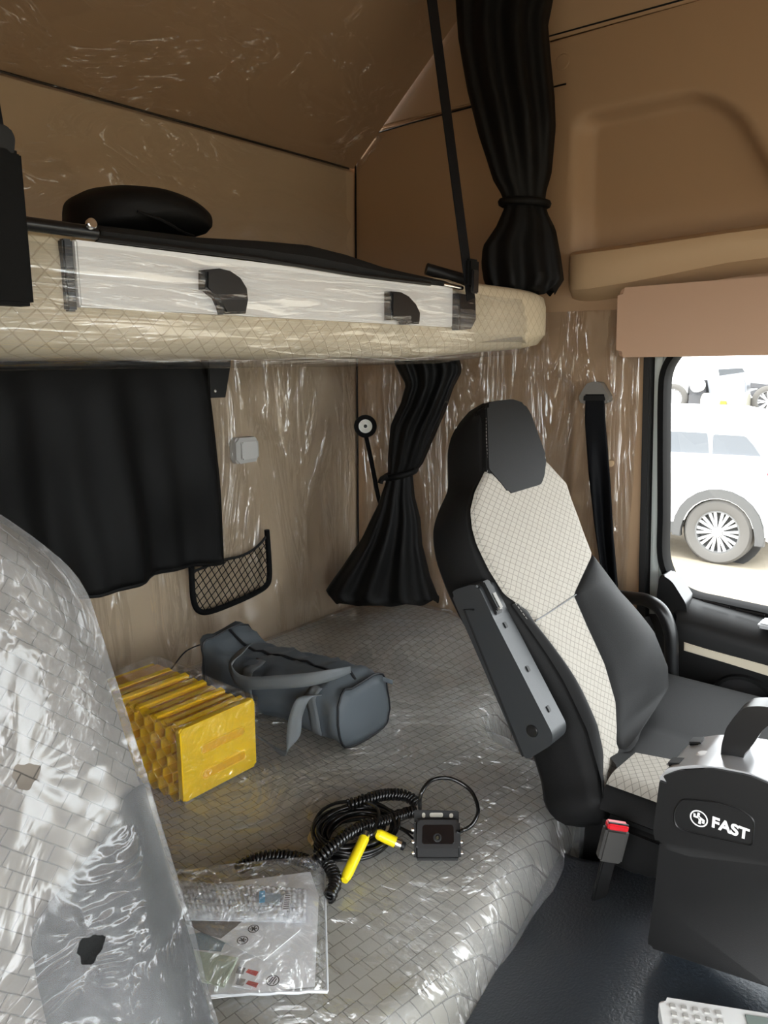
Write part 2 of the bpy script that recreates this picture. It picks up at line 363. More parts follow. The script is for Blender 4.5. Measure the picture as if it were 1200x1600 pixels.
# films on walls and roof (real, wrinkled sheets a few mm off the lining)
def wallfilm(i, j):
    x = lerp(.55, 1.73, i); z = lerp(.69, 1.445, j)
    k = sm(1.2, 1.5, x)
    d = .010+.006*ridge(x*14+z*3*sm(.9, 1.4, z), z*1.6, 1)*k+.004*ridge(x*9, z*2.5, 5)+.012*k*sm(1.0, 1.4, z)*ridge((x-1.45)/(.15+.5*(1.5-z))*2.2, z, 8)
    return V((x, RY-.002-d, z))
grid('plastic_film', wallfilm, 110, 70, FILMR, wr)
def sidefilm(i, j):
    y = lerp(.68, 1.52, i); z = lerp(.70, 1.56, j)
    return V((WX-.006-.008*ridge(y*12, z*2.2, 3)*(.35+.65*sm(.95, 1.3, y))-.004*ridge(y*30, z*9, 6), y, z))
grid('plastic_film', sidefilm, 90, 70, FILMW, ws)
def rearfilm(i, j):
    x = lerp(-.3, 1.70, i); z = lerp(1.6, 1.972, j)
    return V((x, RY-.008-.02*max(0, ridge(x*3+z*5, z*7, 2))*sm(1.97, 1.8, z)-.004*ridge(x*14+z*20, z*6, 9), z))
grid('plastic_film', rearfilm, 110, 40, FILMU, wr)
def rooffilm(i, j):
    p = slope[0].lerp(slope[1], i).lerp(slope[3].lerp(slope[2], i), j)
    return p+V((0, -.7, -.7))*(.006+.012*max(0, ridge(p.x*2.5+p.y*2, p.y*5, 4))+.004*ridge(p.x*11, p.z*9, 1))
grid('plastic_film', rooffilm, 110, 40, FILMU, ce)

# ------------------------------------------------------------------ passenger door with window (structure)
dr = bpy.data.objects.new('door_1', None); COL.objects.link(dr); dr.location = (WX, .1, .3)
struct(dr, 'black passenger door with a large side window')
def vstrip(name, u0, u1, x, th, mat, v0=545, v1=935, bev=.003):
    t = (1006-998)/360
    P = lambda u, v: X(u-(v-555)*t, v, x)
    slab(name, [P(u0, v0), P(u1, v0), P(u1, v1), P(u0, v1)], (th, 0, 0), mat, dr, bev)
vstrip('door_seal', 1005, 1017, 1.735, .03, RUB, v1=1130)
vstrip('pillar_edge', 1016, 1023, 1.752, .03, CHAR)
vstrip('pillar_face', 1022, 1040, 1.745, .05, PILL, v1=960, bev=.006)
box('door_jamb', (1.775, .60, .54), (.03, .15, .70), RUB, dr, .004)
# window frame ring
WO = [(1078, 545), (1062, 560), (1051, 580), (1047, 610), (1046, 700), (1046, 800), (1045, 860), (1052, 890), (1066, 912), (1090, 925), (1130, 934), (1200, 949)]
inner = [X(p.x, p.y, 1.77) for p in cr([(a_, b_, 0) for a_, b_ in WO], 5)]
inner += [V((1.77, -.62, inner[-1].z-.10)), V((1.77, -.75, 1.1)), V((1.77, -.75, 1.52))]
inner[0].z = 1.50
rim_o = []
for i, p in enumerate(inner):
    t = inner[min(i+1, len(inner)-1)]-inner[max(i-1, 0)]; n = V((0, -t.z, t.y)).normalized()
    cen = V((1.77, -.05, 1.25))
    if n.dot(p-cen) < 0: n = -n
    rim_o.append(p+n*.017)
v_, f_ = [], []
for p, q in zip(inner, rim_o): v_ += [p+V((-.03, 0, 0))+(q-p)*.25, q+V((-.03, 0, 0)), q+V((.01, 0, 0)), p+V((.01, 0, 0)), p+V((-.018, 0, 0))]
for i in range(len(inner)-1):
    for k in range(5): f_.append((i*5+k, i*5+(k+1) % 5, (i+1)*5+(k+1) % 5, (i+1)*5+k))
ob('window_seal', v_, f_, MATTE, dr, 40)
ob('window_pane', [p+V((.006, 0, 0)) for p in inner], [tuple(range(len(inner)))], GLASS, dr)
# trim panel: profile swept along y, sill sloping down to the front
def sillz(y): return curve1([(-.8, .82), (.2, .888), (.37, .903), (.52, .915), (.58, .925)], y)
rings = []
for y in (.556, .55, .535, .5, .42, .34, .25, .1, -.2, -.7):
    zs = sillz(y); k = {.556: .3, .55: .75}.get(y, 1)
    pr = [(1.775, zs), (1.755, zs+.004), (1.75-.045*k, zs-.01), (1.75-.075*k, zs-.03), (1.75-.085*k, zs-.055), (1.75-.08*k, zs-.12), (1.75-.07*k, .5), (1.75-.07*k, .25), (1.80, .25)]
    rings.append([V((x, y, z)) for x, z in pr])
loft('trim_panel', rings, BLK, dr, True, 35)
slab('panel_end', rounded([X(1031, 896, 1.69), X(1050, 908, 1.69), X(1073, 945, 1.69), X(1074, 1150, 1.69), X(1020, 1150, 1.69), X(1026, 930, 1.69)], .012), (.06, 0, 0), BLKS, dr, .006)
slab('beige_strip', [X(1068, 1003, 1.664), X(1200, 1041, 1.664), X(1750, 1220, 1.664), X(1750, 1240, 1.664), X(1200, 1056, 1.664), X(1068, 1017, 1.664)], (.02, 0, 0), M('pale beige strip', (.55, .49, .38), .5), dr, .003)
slab('beige_lower_trim', [X(1066, 1125, 1.672), X(1150, 1150, 1.672), X(1150, 1170, 1.672), X(1066, 1170, 1.672)], (.02, 0, 0), MATS['pale beige strip'], dr, .003)
sc = X(1162, 1103, 1.672); R_ = .072
sp_ = disc('speaker', sc, (-1, 0, 0), R_, .012, BLK, dr, 40, prof=[(R_-.012, .004), (R_-.01, .012), (R_-.003, .012), (R_, 0)])
disc('speaker_grille', sc, (-1, 0, 0), R_-.011, .005, M('speaker mesh', (.02, .02, .022), .6, .4, bump=(1500, 1)), sp_, 40)
box('switch_panel', X(1200, 975, 1.70)+V((0, -.015, 0)), (.05, .06, .012), SILV, dr, .004)
box('window_switch', X(1200, 973, 1.70)+V((0, -.02, .008)), (.03, .03, .01), BLK, dr, .003)
for u0, u1, v0, v1 in ((1098, 1140, 938, 949), (1150, 1195, 952, 961)):
    tube('vent_slot', [X(u0, v0, 1.722), X(u1, v1, 1.722)], .0025, BLKS, dr, 5)
# grab handle on the pillar
gh = thing('grab_handle', X(1040, 1150, 1.62), 'bent black tubular grab handle bolted to the door pillar', 'handle')
tube('handle_bar', cr([X(962, 931, 1.66), X(985, 934, 1.64), X(1010, 938, 1.61), X(1032, 952, 1.60), X(1045, 978, 1.60), X(1049, 1010, 1.60), X(1049, 1080, 1.60), X(1048, 1165, 1.60)], 6), .0145, BLKS, gh, 14)
disc('bolt', X(969, 931, 1.642), (-1, -.5, .1), .006, .006, CHROME, gh, 12)
tube('lower_tube', cr([X(1008, 965, 1.70), X(1020, 1000, 1.69), X(1022, 1060, 1.69), X(1022, 1140, 1.69)], 4), .010, BLK, gh, 8)

# ------------------------------------------------------------------ seat belt
sb = thing('seat_belt', X(965, 930, 1.69), 'black shoulder belt hanging from a grey guide on the side wall', 'seat belt')
bl, brt = [(915, 618), (914, 660), (920, 740), (930, 830), (944, 925)], [(944, 618), (946, 660), (954, 760), (958, 830), (966, 925)]
def belt(i, j):
    v = lerp(616, 935, j); u = lerp(curve1([(p[1], p[0]) for p in bl], v), curve1([(p[1], p[0]) for p in brt], v), i)
    return X(u, v, 1.722-.018*math.sin(i*math.pi*2.2+j*2)*sm(.15, .6, j)*.6)
grid('webbing', belt, 14, 30, BELT, sb, 0, thick=.002)
slab('belt_guide', rounded([X(u, v, 1.722) for u, v in ((904, 628), (905, 618), (917, 599), (928, 596), (938, 598), (951, 619), (951, 628), (940, 632), (915, 632))], .004), (.022, 0, 0), GUIDE, sb, .006, 3)
slab('guide_slot', rounded([X(u, v, 1.7205) for u, v in ((912, 618), (944, 618), (946, 626), (911, 626))], .003), (.004, 0, 0), BLK, sb, 0)
disc('plug_cap', X(955, 724, WX-.012), (-1, 0, 0), .008, .006, TRIMD, ws, 16)

# ------------------------------------------------------------------ lower bunk mattress
MZ = .67
EDGE = [V((-.45, .90, 0)), V((.27, .90, 0)), V((.36, .72, 0)), V((.46, .57, 0)), V((.58, .46, 0)), V((.68, .452, 0)), V((1.0, .512, 0)), V((1.18, .545, 0)), V((1.255, .57, 0)), V((1.29, .62, 0)), V((1.30, .70, 0)), V((1.31, .78, 0)), V((1.36, .83, 0)), V((1.5, .85, 0)), V((1.74, .86, 0))]
def yfront(x): return curve1([(p.x, p.y) for p in EDGE], x)
def edist(x, y):
    p = V((x, y, 0)); d = 9
    for a_, b_ in zip(EDGE, EDGE[1:]):
        t = max(0, min(1, (p-a_).dot(b_-a_)/(b_-a_).length_squared)); d = min(d, (p-a_.lerp(b_, t)).length)
    return d
def mz(x, y):
    q = min(1, edist(x, y)/.05)
    return MZ-.04*(1-math.sqrt(max(0, 1-(1-q)**2)))+.004*nz(x*3, y*3, 2)+.07*sm(1.35, 1.72, x)*sm(.9, 1.2, y)*sm(1.56, 1.3, y)+.02*sm(1.40, 1.54, y)
xs_ = [lerp(-.4, 1.15, k/44) for k in range(44)]+[lerp(1.15, 1.40, k/40) for k in range(40)]+[lerp(1.40, 1.722, k/14) for k in range(15)]
NB = 70
def matt(off, nzf, ny):
    vs_, fc = [], []
    for x in xs_:
        y0 = yfront(x)
        for j in range(ny+1):
            if j < 6: vs_.append(V((x, y0-off*.6-(.012*math.sin(j/6*math.pi)), lerp(.52, MZ-.045, j/6)+off)))
            else:
                b_ = ((j-6)/(ny-6))**1.25; y = lerp(y0, RY-.030-off, b_); vs_.append(V((x, y, mz(x, y)+off)))
            if nzf: vs_[-1] = nzf(vs_[-1], j)
    for i in range(len(xs_)-1):
        for j in range(ny): fc.append((i*(ny+1)+j, (i+1)*(ny+1)+j, (i+1)*(ny+1)+j+1, i*(ny+1)+j+1))
    return vs_, fc
lb = thing('bunk_mattress', (.7, 1.0, .44), 'lower bunk mattress in beige brick-patterned cloth under clear plastic', 'mattress')
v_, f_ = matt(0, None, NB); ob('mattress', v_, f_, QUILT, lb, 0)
def wr_f(p, j):
    k = .004+.004*max(0, ridge(p.x*4+p.y*2, p.y*3-p.x*2, 3))**2+.0015*ridge(p.x*17, p.y*11, 7)
    e = sm(.22, .0, edist(p.x, p.y))
    k += .018*e*max(0, ridge(p.x*7-p.y*4, p.y*4+p.x*2, 4))**1.5
    q = V(p)
    if j < 6: q.y -= k*1.2+.006*nz(p.x*12, p.z*6, 3); 
    else: q.z += k
    return q
v_, f_ = matt(.002, wr_f, 90); ob('plastic_cover', v_, f_, FILMM, lb, 0)
tag(box('storage_box', (.62, 1.10, .22), (2.2, .82, .43), CHAR, bev=.01), 'dark storage box carrying the lower bunk mattress', 'storage box')

# ------------------------------------------------------------------ engine cover
def tz(x, y):
    e = sm(1.165, 1.115, x)
    return .50+.11*e+.09*sm(.52, .25, y)*e+.02*sm(.30, .12, math.hypot(x-.93, (y-.22)*.8))*0+.004*nz(x*5, y*5, 1)
def tun(i, j):
    x = lerp(.40, 1.17, i); y = lerp(-.9, min(.60, yfront(max(x, .58))-.012), j); return V((x, y, tz(x, y)))
tc_ = grid('engine_cover', tun, 60, 80, LEATH, None)
tag(tc_, 'black grained engine cover sloping up between the seats', 'engine cover')

# ------------------------------------------------------------------ upper bunk
ub = thing('upper_bunk', (.9, 1.2, 1.447), 'upper bunk with white front board, black latches and stretched plastic film', 'bunk bed')
BY = .85
prof = [(.90, 1.598), (.87, 1.597), (.853, 1.588), (.847, 1.565), (.846, 1.53), (.846, 1.50), (.850, 1.475), (.865, 1.456), (.90, 1.449), (1.1, 1.447), (1.52, 1.447), (1.53, 1.46), (1.53, 1.58), (1.3, 1.598)]
rings, uvs = [], []
cy, cz = .98, 1.525
for x, k in ((-.4, 1), (0, 1), (.4, 1), (.8, 1), (1.2, 1), (1.45, 1), (1.52, .99), (1.56, .96), (1.59, .9), (1.61, .80), (1.622, .62), (1.625, .3)):
    r, s = [], 0
    for q, (y, z) in enumerate(prof):
        if q: s += math.hypot(y-prof[q-1][0], z-prof[q-1][1])
        zz = 1.523+(z-1.523)*(.55+.45*k); yy = y if y > 1 else lerp(.98, y, .72+.28*k)
        zz += .020*sm(1.1, 1.6, x)*(1 if z < 1.48 else 0)
        r.append(V((x, yy, zz))); uvs.append((x, s))
    rings.append(r)
loft('bunk_pad', rings, QUILTU, ub, True, 0, uvs)
fb = box('front_board', ((.474+1.215)/2, BY-.008, 1.5435), (.741, .012, .073), WHITEB, ub, .002)
box('end_strip', (.466, BY-.006, 1.541), (.012, .012, .078), BLKS, ub, .002)
def latch(px, y=.838):
    return slab('latch', [Y(u, v, y-.02) for u, v in px], (0, .02, 0), BLKS, ub, .003, 2)
latch([(323, 421), (345, 419), (362, 423), (378, 434), (388, 450), (390, 468), (386, 490), (353, 491), (352, 475), (346, 462), (336, 455), (323, 452)])
latch([(613, 455), (628, 456), (641, 463), (652, 475), (658, 488), (657, 506), (637, 507), (635, 498), (613, 500)])
latch([(718, 458), (744, 462), (745, 500), (738, 514), (718, 516)], .842)
# black mesh mattress rolled along the board's top edge
def mesh_ring(u):
    top = curve1([(150, 352), (240, 362), (310, 371), (400, 376), (480, 383), (540, 398), (600, 418), (660, 432), (694, 440)], u)
    bot = curve1([(150, 374), (400, 405), (560, 432), (650, 443), (694, 447)], u)
    p, q = Y(u, top, BY+.02), Y(u, bot, BY-.004); h = p.z-q.z
    return [V((q.x, BY-.012, q.z-.002)), V((q.x, BY-.016, q.z+h*.4)), V((q.x, BY-.004, q.z+h*.8)), p, V((p.x+.02, BY+.1, p.z+.004)), V((p.x+.05, 1.3, p.z-.006)), V((p.x+.05, 1.45, q.z-.004)), V((q.x, BY+.1, q.z-.006))]
loft('mesh_mattress', [mesh_ring(u) for u in (150, 200, 260, 310, 360, 400, 440, 480, 510, 540, 570, 600, 630, 660, 694)], MESHC, ub, True, 50)
tube('piping', [Y(u, curve1([(150, 372), (400, 403), (560, 430), (650, 441), (690, 446)], u), BY-.02) for u in range(152, 692, 20)], .0035, BLK, ub, 6)
tube('guard_rail', [Y(30, 348, BY-.02), Y(150, 364, BY-.02)], .0075, BLKS, ub, 10)
disc('rail_knob', Y(141, 351, BY-.03), (0, -1, .2), .006, .006, CHROME, ub, 12)
tube('guard_rail', [Y(666, 420, BY+.05), Y(728, 438, BY+.0)], .011, BLK, ub, 10)
tube('rail_pin', [Y(692, 444, BY-.02), Y(722, 450, BY-.02)], .004, CHROME, ub, 8)
def bunkfilm(i, j):
    x = lerp(.2, 1.60, i); k = j*7; q = int(min(6, k)); t = k-q
    pf = [(.836, 1.575), (.829, 1.555), (.824, 1.53), (.824, 1.50), (.832, 1.468), (.852, 1.446), (.90, 1.440), (1.0, 1.440)]
    if x > 1.25: pf = [(y+.012*sm(1.25, 1.35, x), z) for y, z in pf]
    y, z = pf[q][0]+(pf[q+1][0]-pf[q][0])*t, pf[q][1]+(pf[q+1][1]-pf[q][1])*t
    z += .02*sm(1.1, 1.6, x)*(j > .5)
    e = sm(1.45, 1.6, x)*.04
    return V((x, y+e-.006*ridge(x*3+z*6, z*34, 2)-.003*ridge(x*7-z*20, z*50, 5), z-.004*ridge(x*4, z*9, 8)))
grid('plastic_film', bunkfilm, 130, 36, FILMB, ub)

# bunk suspension straps
def strap(name, lab, px, y, wpx, bpx):
    t = thing(name, Y(*px[0], y), lab, 'strap', 'bunk suspension straps')
    P = [Y(u, v, y) for u, v in px]; d = (P[1]-P[0]).normalized(); end = P[1]+d*((2.33-P[1].z)/d.z); r = V((d.z, 0, -d.x))*wpx
    slab('webbing', [P[0]-r, P[0]+r, end+r, end-r], (0, .003, 0), BELT, t, .0008, 1)
    return t
st1 = strap('bunk_strap', 'long black webbing strap running from the upper bunk to the roof beside the tied curtain', ((737, 468), (676, 0)), BY-.03, .0135, None)
box('strap_buckle', Y(737, 427, BY-.032), (.034, .014, .05), MATTE, st1, .004)
box('buckle_bar', Y(742, 440, BY-.042), (.020, .006, .042), BLKS, st1, .002)
st2 = thing('bunk_strap', Y(20, 480, BY-.03), 'black webbing strap with a thick bracket at the left frame edge', 'strap', 'bunk suspension straps')
P0 = Y(14, 478, BY-.03)
box('bracket', (P0.x-.012, BY-.035, 1.578), (.062, .028, .15), MATTE, st2, .004)
slab('bracket_neck', rounded([Y(u, v, BY-.045) for u, v in ((-30, 245), (22, 245), (24, 215), (14, 196), (-30, 190))], .004), (0, .02, 0), BLK, st2, .003)
P1 = Y(-5, 235, BY-.035); slab('webbing', [P1+V((-.02, 0, 0)), P1+V((.012, 0, 0)), V((.335, BY-.035, 2.33)), V((.305, BY-.035, 2.33))], (0, .003, 0), BELT, st2, .0008, 1)

# black cushion on the upper bunk
cu = []
outl = cr([Y(u, v, 1.0) for u, v in ((110, 330), (116, 308), (145, 294), (185, 292), (230, 300), (275, 318), (305, 342), (310, 362), (303, 371), (270, 372), (190, 368), (120, 362))], 5, True)
cc = sum(outl, V((0, 0, 0)))/len(outl)
rings = [[cc.lerp(p, k)+V((0, dy, 0)) for p in outl] for k, dy in ((.05, -.085), (.5, -.08), (.8, -.06), (.95, -.03), (1, 0), (.95, .03), (.8, .06), (.5, .08), (.05, .085))]
cu = thing('cushion', (cc.x, 1.0, min(p.z for p in outl)), 'soft black lens-shaped cushion lying on the upper bunk', 'cushion')
loft('cushion_body', rings, CLOTH, cu, True, 0)
tube('cushion_seam', cr([Y(215, 330, .915), Y(255, 345, .915), Y(285, 362, .93), Y(303, 369, .96)], 4), .002, BLK, cu, 5)

# ------------------------------------------------------------------ curtains
def tied(name, lab, left, right, d, tie, depth, npl, tiew=10, dep_fn=None):
    vmin, vmax = left[0][1], left[-1][1]
    L_ = [(p[1], p[0]) for p in left]; R__ = [(p[1], p[0]) for p in right]
    base = D((curve1(L_, vmax)+curve1(R__, vmax))/2, vmax, d)
    t = thing(name, base, lab, 'curtain', 'tied black curtains')
    rings, n, m = [], 84, 56
    for j in range(m+1):
        f = j/m; v = lerp(vmin, vmax, f); ul, ur = curve1(L_, v), curve1(R__, v)
        dd = dep_fn(f) if dep_fn else d
        a_, b_ = D(ul, v, dd), D(ur, v, dd); c = (a_+b_)/2; hw = (b_-a_).length/2; open_ = min(1, abs(v-tie)/120)
        ring = []
        for k in range(n):
            ph = 2*math.pi*k/n; pl = 1+(.10+.16*open_)*math.sin(npl*ph+1.2*math.sin(f*5)+f*2)*(abs(math.sin(ph))**.6)
            z_ = (6 if f > .97 else 0)*0
            ring.append(c+RT*math.cos(ph)*hw+FH*math.sin(ph)*depth*(.4+.6*open_)*pl+V((0, 0, (.008*math.sin(npl*ph+1.2*math.sin(f*5)+2) if j == m else 0)+.004*nz(ph*2, f*9, 3))))
        rings.append(ring)
    loft('drape', rings, CLOTH, t, True, 0)
    return t, L_, R__
tA, LA, RA = tied('curtain', 'black curtain hanging from the roof, gathered and tied above the bunk end',
    [(708, -60), (712, 0), (716, 60), (730, 140), (748, 210), (770, 280), (785, 305), (788, 325), (775, 355), (754, 385), (752, 415), (756, 440), (764, 456)],
    [(866, -60), (864, 0), (856, 40), (860, 90), (866, 150), (868, 200), (862, 270), (852, 305), (854, 330), (868, 360), (876, 400), (881, 440), (858, 466)], 1.80, 312, .055, 9)
tB, LB, RB = tied('curtain', 'black curtain gathered at mid height below the upper bunk, flaring over the mattress',
    [(616, 563), (617, 570), (634, 600), (626, 630), (610, 665), (606, 715), (606, 742), (590, 790), (566, 840), (535, 885), (512, 918), (508, 925), (520, 936)],
    [(718, 563), (722, 580), (708, 605), (695, 645), (675, 690), (660, 725), (645, 742), (648, 775), (657, 810), (660, 850), (672, 900), (688, 940), (680, 957)], 2.02, 742, .06, 10)
def band(t, L_, R__, v, d, dv, th):
    a_, b_ = D(curve1(L_, v)-3, v+dv, d), D(curve1(R__, v)+2, v-dv, d); c = (a_+b_)/2; h = (b_-a_)/2
    tube('tie_band', [c+h*math.cos(q)+FH*math.sin(q)*th for q in [2*math.pi*k/28 for k in range(28)]], .009, CLOTH, t, 8, True)
band(tA, LA, RA, 318, 1.80, -2, .034); band(tB, LB, RB, 740, 2.02, 6, .036)
tube('tie_end', cr([D(606, 745, 1.99), D(597, 748, 1.99), D(594, 755, 1.99)], 3), .008, CLOTH, tB, 6)
# rear window curtain
rc = thing('curtain', Y(170, 930, RY-.05), 'wide flat black curtain with a hem covering the rear window', 'curtain')
RE = [(560, 305), (600, 311), (650, 319), (700, 326), (760, 334), (820, 340), (880, 345)]
def rcur(i, j):
    zt = 1.443; pr = Y(curve1(RE, lerp(560, 878, j)), lerp(560, 878, j), RY-.05)
    x = lerp(-.2, pr.x, i); z = lerp(zt, pr.z+.010*math.sin(i*23)*.4, j)
    dep = .012*math.sin(x*24+1.3*math.sin(z*4))+.010*math.sin(x*57+z*5)*(.2+.8*j)+.02*nz(x*5, z*5, 1)
    return V((x, RY-.055-dep*(.3+.7*j), z))
grid('drape', rcur, 120, 50, CLOTH, rc, 0, thick=.003)
hm = [rcur(i/60, 1)+V((0, -.001, .004)) for i in range(61)]
tube('hem', hm, .0045, CLOTH, rc, 6)

# ------------------------------------------------------------------ small fittings on the rear wall
bk = thing('bunk_bracket', Y(343, 620, RY-.02), 'tapered black metal bracket on the rear wall under the bunk', 'bracket')
slab('plate', [Y(u, v, RY-.035) for u, v in ((325, 555), (362, 555), (360, 572), (353, 621), (328, 622))], (0, .03, 0), BLK, bk, .002)
disc('screw', Y(336, 611, RY-.036), (0, -1, 0), .004, .002, CHROME, bk, 10)
sw = thing('light_switch', Y(385, 724, RY-.02), 'square grey rocker light switch on the rear wall', 'switch')
slab('frame', rounded([Y(u, v, RY-.030) for u, v in ((368, 685), (403, 682), (405, 720), (370, 726))], .012), (0, .025, 0), GREYP, sw, .005, 3)
slab('rocker', rounded([Y(u, v, RY-.036) for u, v in ((378, 691), (402, 689), (403, 715), (379, 719))], .005), (0, .012, 0), M('pale switch rocker', (.52, .51, .49), .4), sw, .003)
lp = thing('reading_lamp', X(593, 770, 1.70), 'small round black reading lamp on a thin gooseneck in the corner', 'lamp')
cpt = D(571, 666, 2.10); nl = (CAM-cpt).normalized()
disc('lamp_head', cpt, nl, .030, .02, MATTE, lp, 28, prof=[(.018, .012), (.019, .020), (.029, .020), (.031, .012), (.029, -.012), (.02, -.02), (.004, -.022)])
disc('lamp_lens', cpt, nl, .019, .011, LED, lp, 24, prof=[(0, .008), (.006, .007), (.012, .012), (.019, .015)])
disc('lamp_bulb', cpt+nl*.01, nl, .005, .004, BLK, lp, 10)
tube('gooseneck', cr([D(571, 678, 2.10), D(577, 705, 2.10), D(584, 740, 2.10), D(592, 780, 2.10), D(600, 800, 2.14)], 5), .006, MATTE, lp, 8)
# net pocket
NP = RY-.028
np_ = thing('net_pocket', Y(340, 955, NP), 'black net pocket with a thick curved frame on the rear wall', 'net pocket')
fr = cr([Y(u, v, NP) for u, v in ((299, 880), (300, 910), (303, 940), (312, 955), (330, 955), (370, 940), (402, 925), (417, 914), (421, 900), (420, 870), (417, 828))], 6)
tube('frame', fr, .0075, MATTE, np_, 10)
topc = cr([Y(u, v, NP) for u, v in ((417, 836), (408, 848), (394, 860), (376, 869), (350, 875), (325, 884), (300, 894))], 6)
tube('top_cord', topc, .0035, BLK, np_, 6)
poly = [(p.x, p.z) for p in fr]+[(p.x, p.z) for p in topc]
def inpoly(x, z):
    c = False
    for (x1, z1), (x2, z2) in zip(poly, poly[1:]+poly[:1]):
        if (z1 > z) != (z2 > z) and x < (x2-x1)*(z-z1)/(z2-z1)+x1: c = not c
    return c
segs = []
for dr_, stp in (((.80, .60), .0165), ((.45, -.89), .017)):
    d = V((dr_[0], 0, dr_[1])).normalized(); n = V((-d.z, 0, d.x))
    for k in range(-30, 31):
        o_ = V((1.25, NP, .87))+n*(k*stp); run = []
        for q in range(-120, 121):
            p = o_+d*(q*.003)
            if inpoly(p.x, p.z): run.append(p+V((0, -.004*math.sin((p.x-1.1)*11), 0)))
            else:
                if len(run) > 2: segs.append(run[::4]+[run[-1]])
                run = []
        if len(run) > 2: segs.append(run[::4]+[run[-1]])
tubes('net', segs, .0014, MATTE, np_, 4)

# ------------------------------------------------------------------ passenger seat
ps = thing('passenger_seat', (1.34, .35, .0), 'cream and charcoal passenger seat with folded armrest beside the window', 'seat')
SO, SE, SN = V((1.10, .456, .788)), V((0, .493, .870)), V((0, -.870, .493))
def st(u, v):
    p = plane(u, v, SO, SN)-SO; return (p.dot(SE), p.x)          # (t, s)
def SP(s, t, h=0): return SO+V((s, 0, 0))+SE*t+SN*h
def chain(px): return sorted(st(u, v) for u, v in px)
LO = chain([(765, 625), (760, 640), (760, 680), (763, 732), (748, 765), (741, 794), (744, 825), (749, 847), (765, 890), (784, 930), (821, 996), (866, 1074), (903, 1144), (928, 1218), (931, 1251)])
RO = chain([(818, 626), (828, 636), (834, 650), (845, 685), (856, 715), (891, 753), (907, 806), (922, 868), (957, 930), (1006, 992), (1031, 1045), (1034, 1078), (1019, 1132), (985, 1165), (971, 1175)])
IL = chain([(936, 1230), (936, 1214), (934, 1177), (920, 1136), (891, 1082), (854, 1025), (825, 975), (819, 957), (803, 945), (784, 930), (765, 890), (749, 847), (744, 825), (741, 794), (748, 765), (763, 734)])
IR = chain([(969, 1169), (963, 1095), (944, 1037), (916, 979), (895, 930), (922, 868), (907, 806), (891, 753), (856, 715)])
tA0, tA1 = min(LO[0][0], RO[0][0])-.045, max(LO[-1][0], RO[-1][0])
def hS(s, t):
    c = (curve1(LO, t)+curve1(RO, t))/2; hw = max(.05, (curve1(RO, t)-curve1(LO, t))/2)
    return .022*min(1.2, abs(s-c)/hw)**2*sm(.42, .15, t)+.010*math.sin(max(0, min(1, t/.45))*math.pi)-.006
def smooth_curve(c, t, w=.012): return (curve1(c, t-w)+curve1(c, t)*2+curve1(c, t+w))/4
# back body: rounded slab following the outline
NT = 60; rings = []
for j in range(NT+1):
    t = lerp(tA0, tA1+.004, j/NT); l, r = smooth_curve(LO, t), smooth_curve(RO, t)
    e = max((j-NT+5)/5, (4-j)/4); k = math.sqrt(max(.02, 1-max(0, e)**2*.9))
    c = (l+r)/2; l, r = c+(l-c)*(.6+.4*k), c+(r-c)*(.6+.4*k); th = .115*(.45+.55*k)
    ring = []
    for q in range(9):
        s = lerp(l, r, q/8); ring.append(SP(s, t, hS(s, t)*k-(.002 if 0 < q < 8 else .010)-(1-k)*.02))
    ring += [SP(r+.004, t, -.03), SP(r+.004, t, -th*.6), SP(r-.03, t, -th), SP(c, t, -th-.01), SP(l+.02, t, -th), SP(l-.006, t, -th*.8), SP(l-.006, t, -th*.4), SP(l-.003, t, -.02)]
    rings.append(ring)
back = loft('backrest', rings, CHAR, ps, True, 0)
def patch(name, A, B, t0, t1, mat, lift, puff=0, nu=24, nv=70, parent=None):
    def fn(i, j):
        t = lerp(t0, t1, j); l, r = curve1(A, t), curve1(B, t); s = lerp(l, r, i)
        ed = min(i, 1-i)*(r-l); ee = min(1, ed/.012, (t-t0)/.012+.001, (t1-t)/.012+.001)
        return (SP(s, t, hS(s, t)+lift*math.sqrt(max(0, ee))-.003+puff*math.sin(math.pi*i)*math.sin(math.pi*j)), (s, t))
    return grid(name, fn, nu, nv, mat, parent or ps)
tr_ = st(969, 1169)[0]; th_ = min(st(763, 734)[0], st(856, 715)[0])
patch('backrest_insert', IL, IR, tr_-.05, th_, SEATF, .006)
patch('side_bolster', IR, RO, st(971, 1173)[0], st(922, 868)[0], CHAR, .004, .030)
patch('side_bolster', LO, IL, st(931, 1251)[0], st(800, 944)[0], CHAR, .004, .012, nu=10)
hp = [st(u, v) for u, v in ((762, 632), (772, 626), (802, 623), (820, 629), (831, 646), (843, 680), (855, 714), (852, 742), (847, 756), (797, 771), (785, 754), (763, 733))]
slab('headrest_panel', rounded([SP(s, t, hS(s, t)+.0045) for t, s in hp], .008, 3), SN*-.03, CHAR, ps, .004, 3)
tube('insert_seam', cr([SP(s, t, hS(s, t)+.0035) for t, s in (st(824, 975), st(850, 960), st(895, 931))], 4), .0012, ARM, ps, 5)
THR = M('grey thread', (.25, .24, .22), .7)
def stitches(name, c, off, t0, t1, parent, n):
    lst = []
    for k in range(n):
        a_, b_ = lerp(t0, t1, k/n), lerp(t0, t1, (k+.6)/n)
        lst.append([SP(curve1(c, q)+off, q, hS(curve1(c, q)+off, q)+.0015) for q in (a_, b_)])
    return tubes(name, lst, .0007, THR, parent, 4)
stitches('stitching', LO, .006, .03, LO[-1][0]-.03, back, 90)
stitches('stitching', LO, .014, .03, st(800, 944)[0], back, 60)
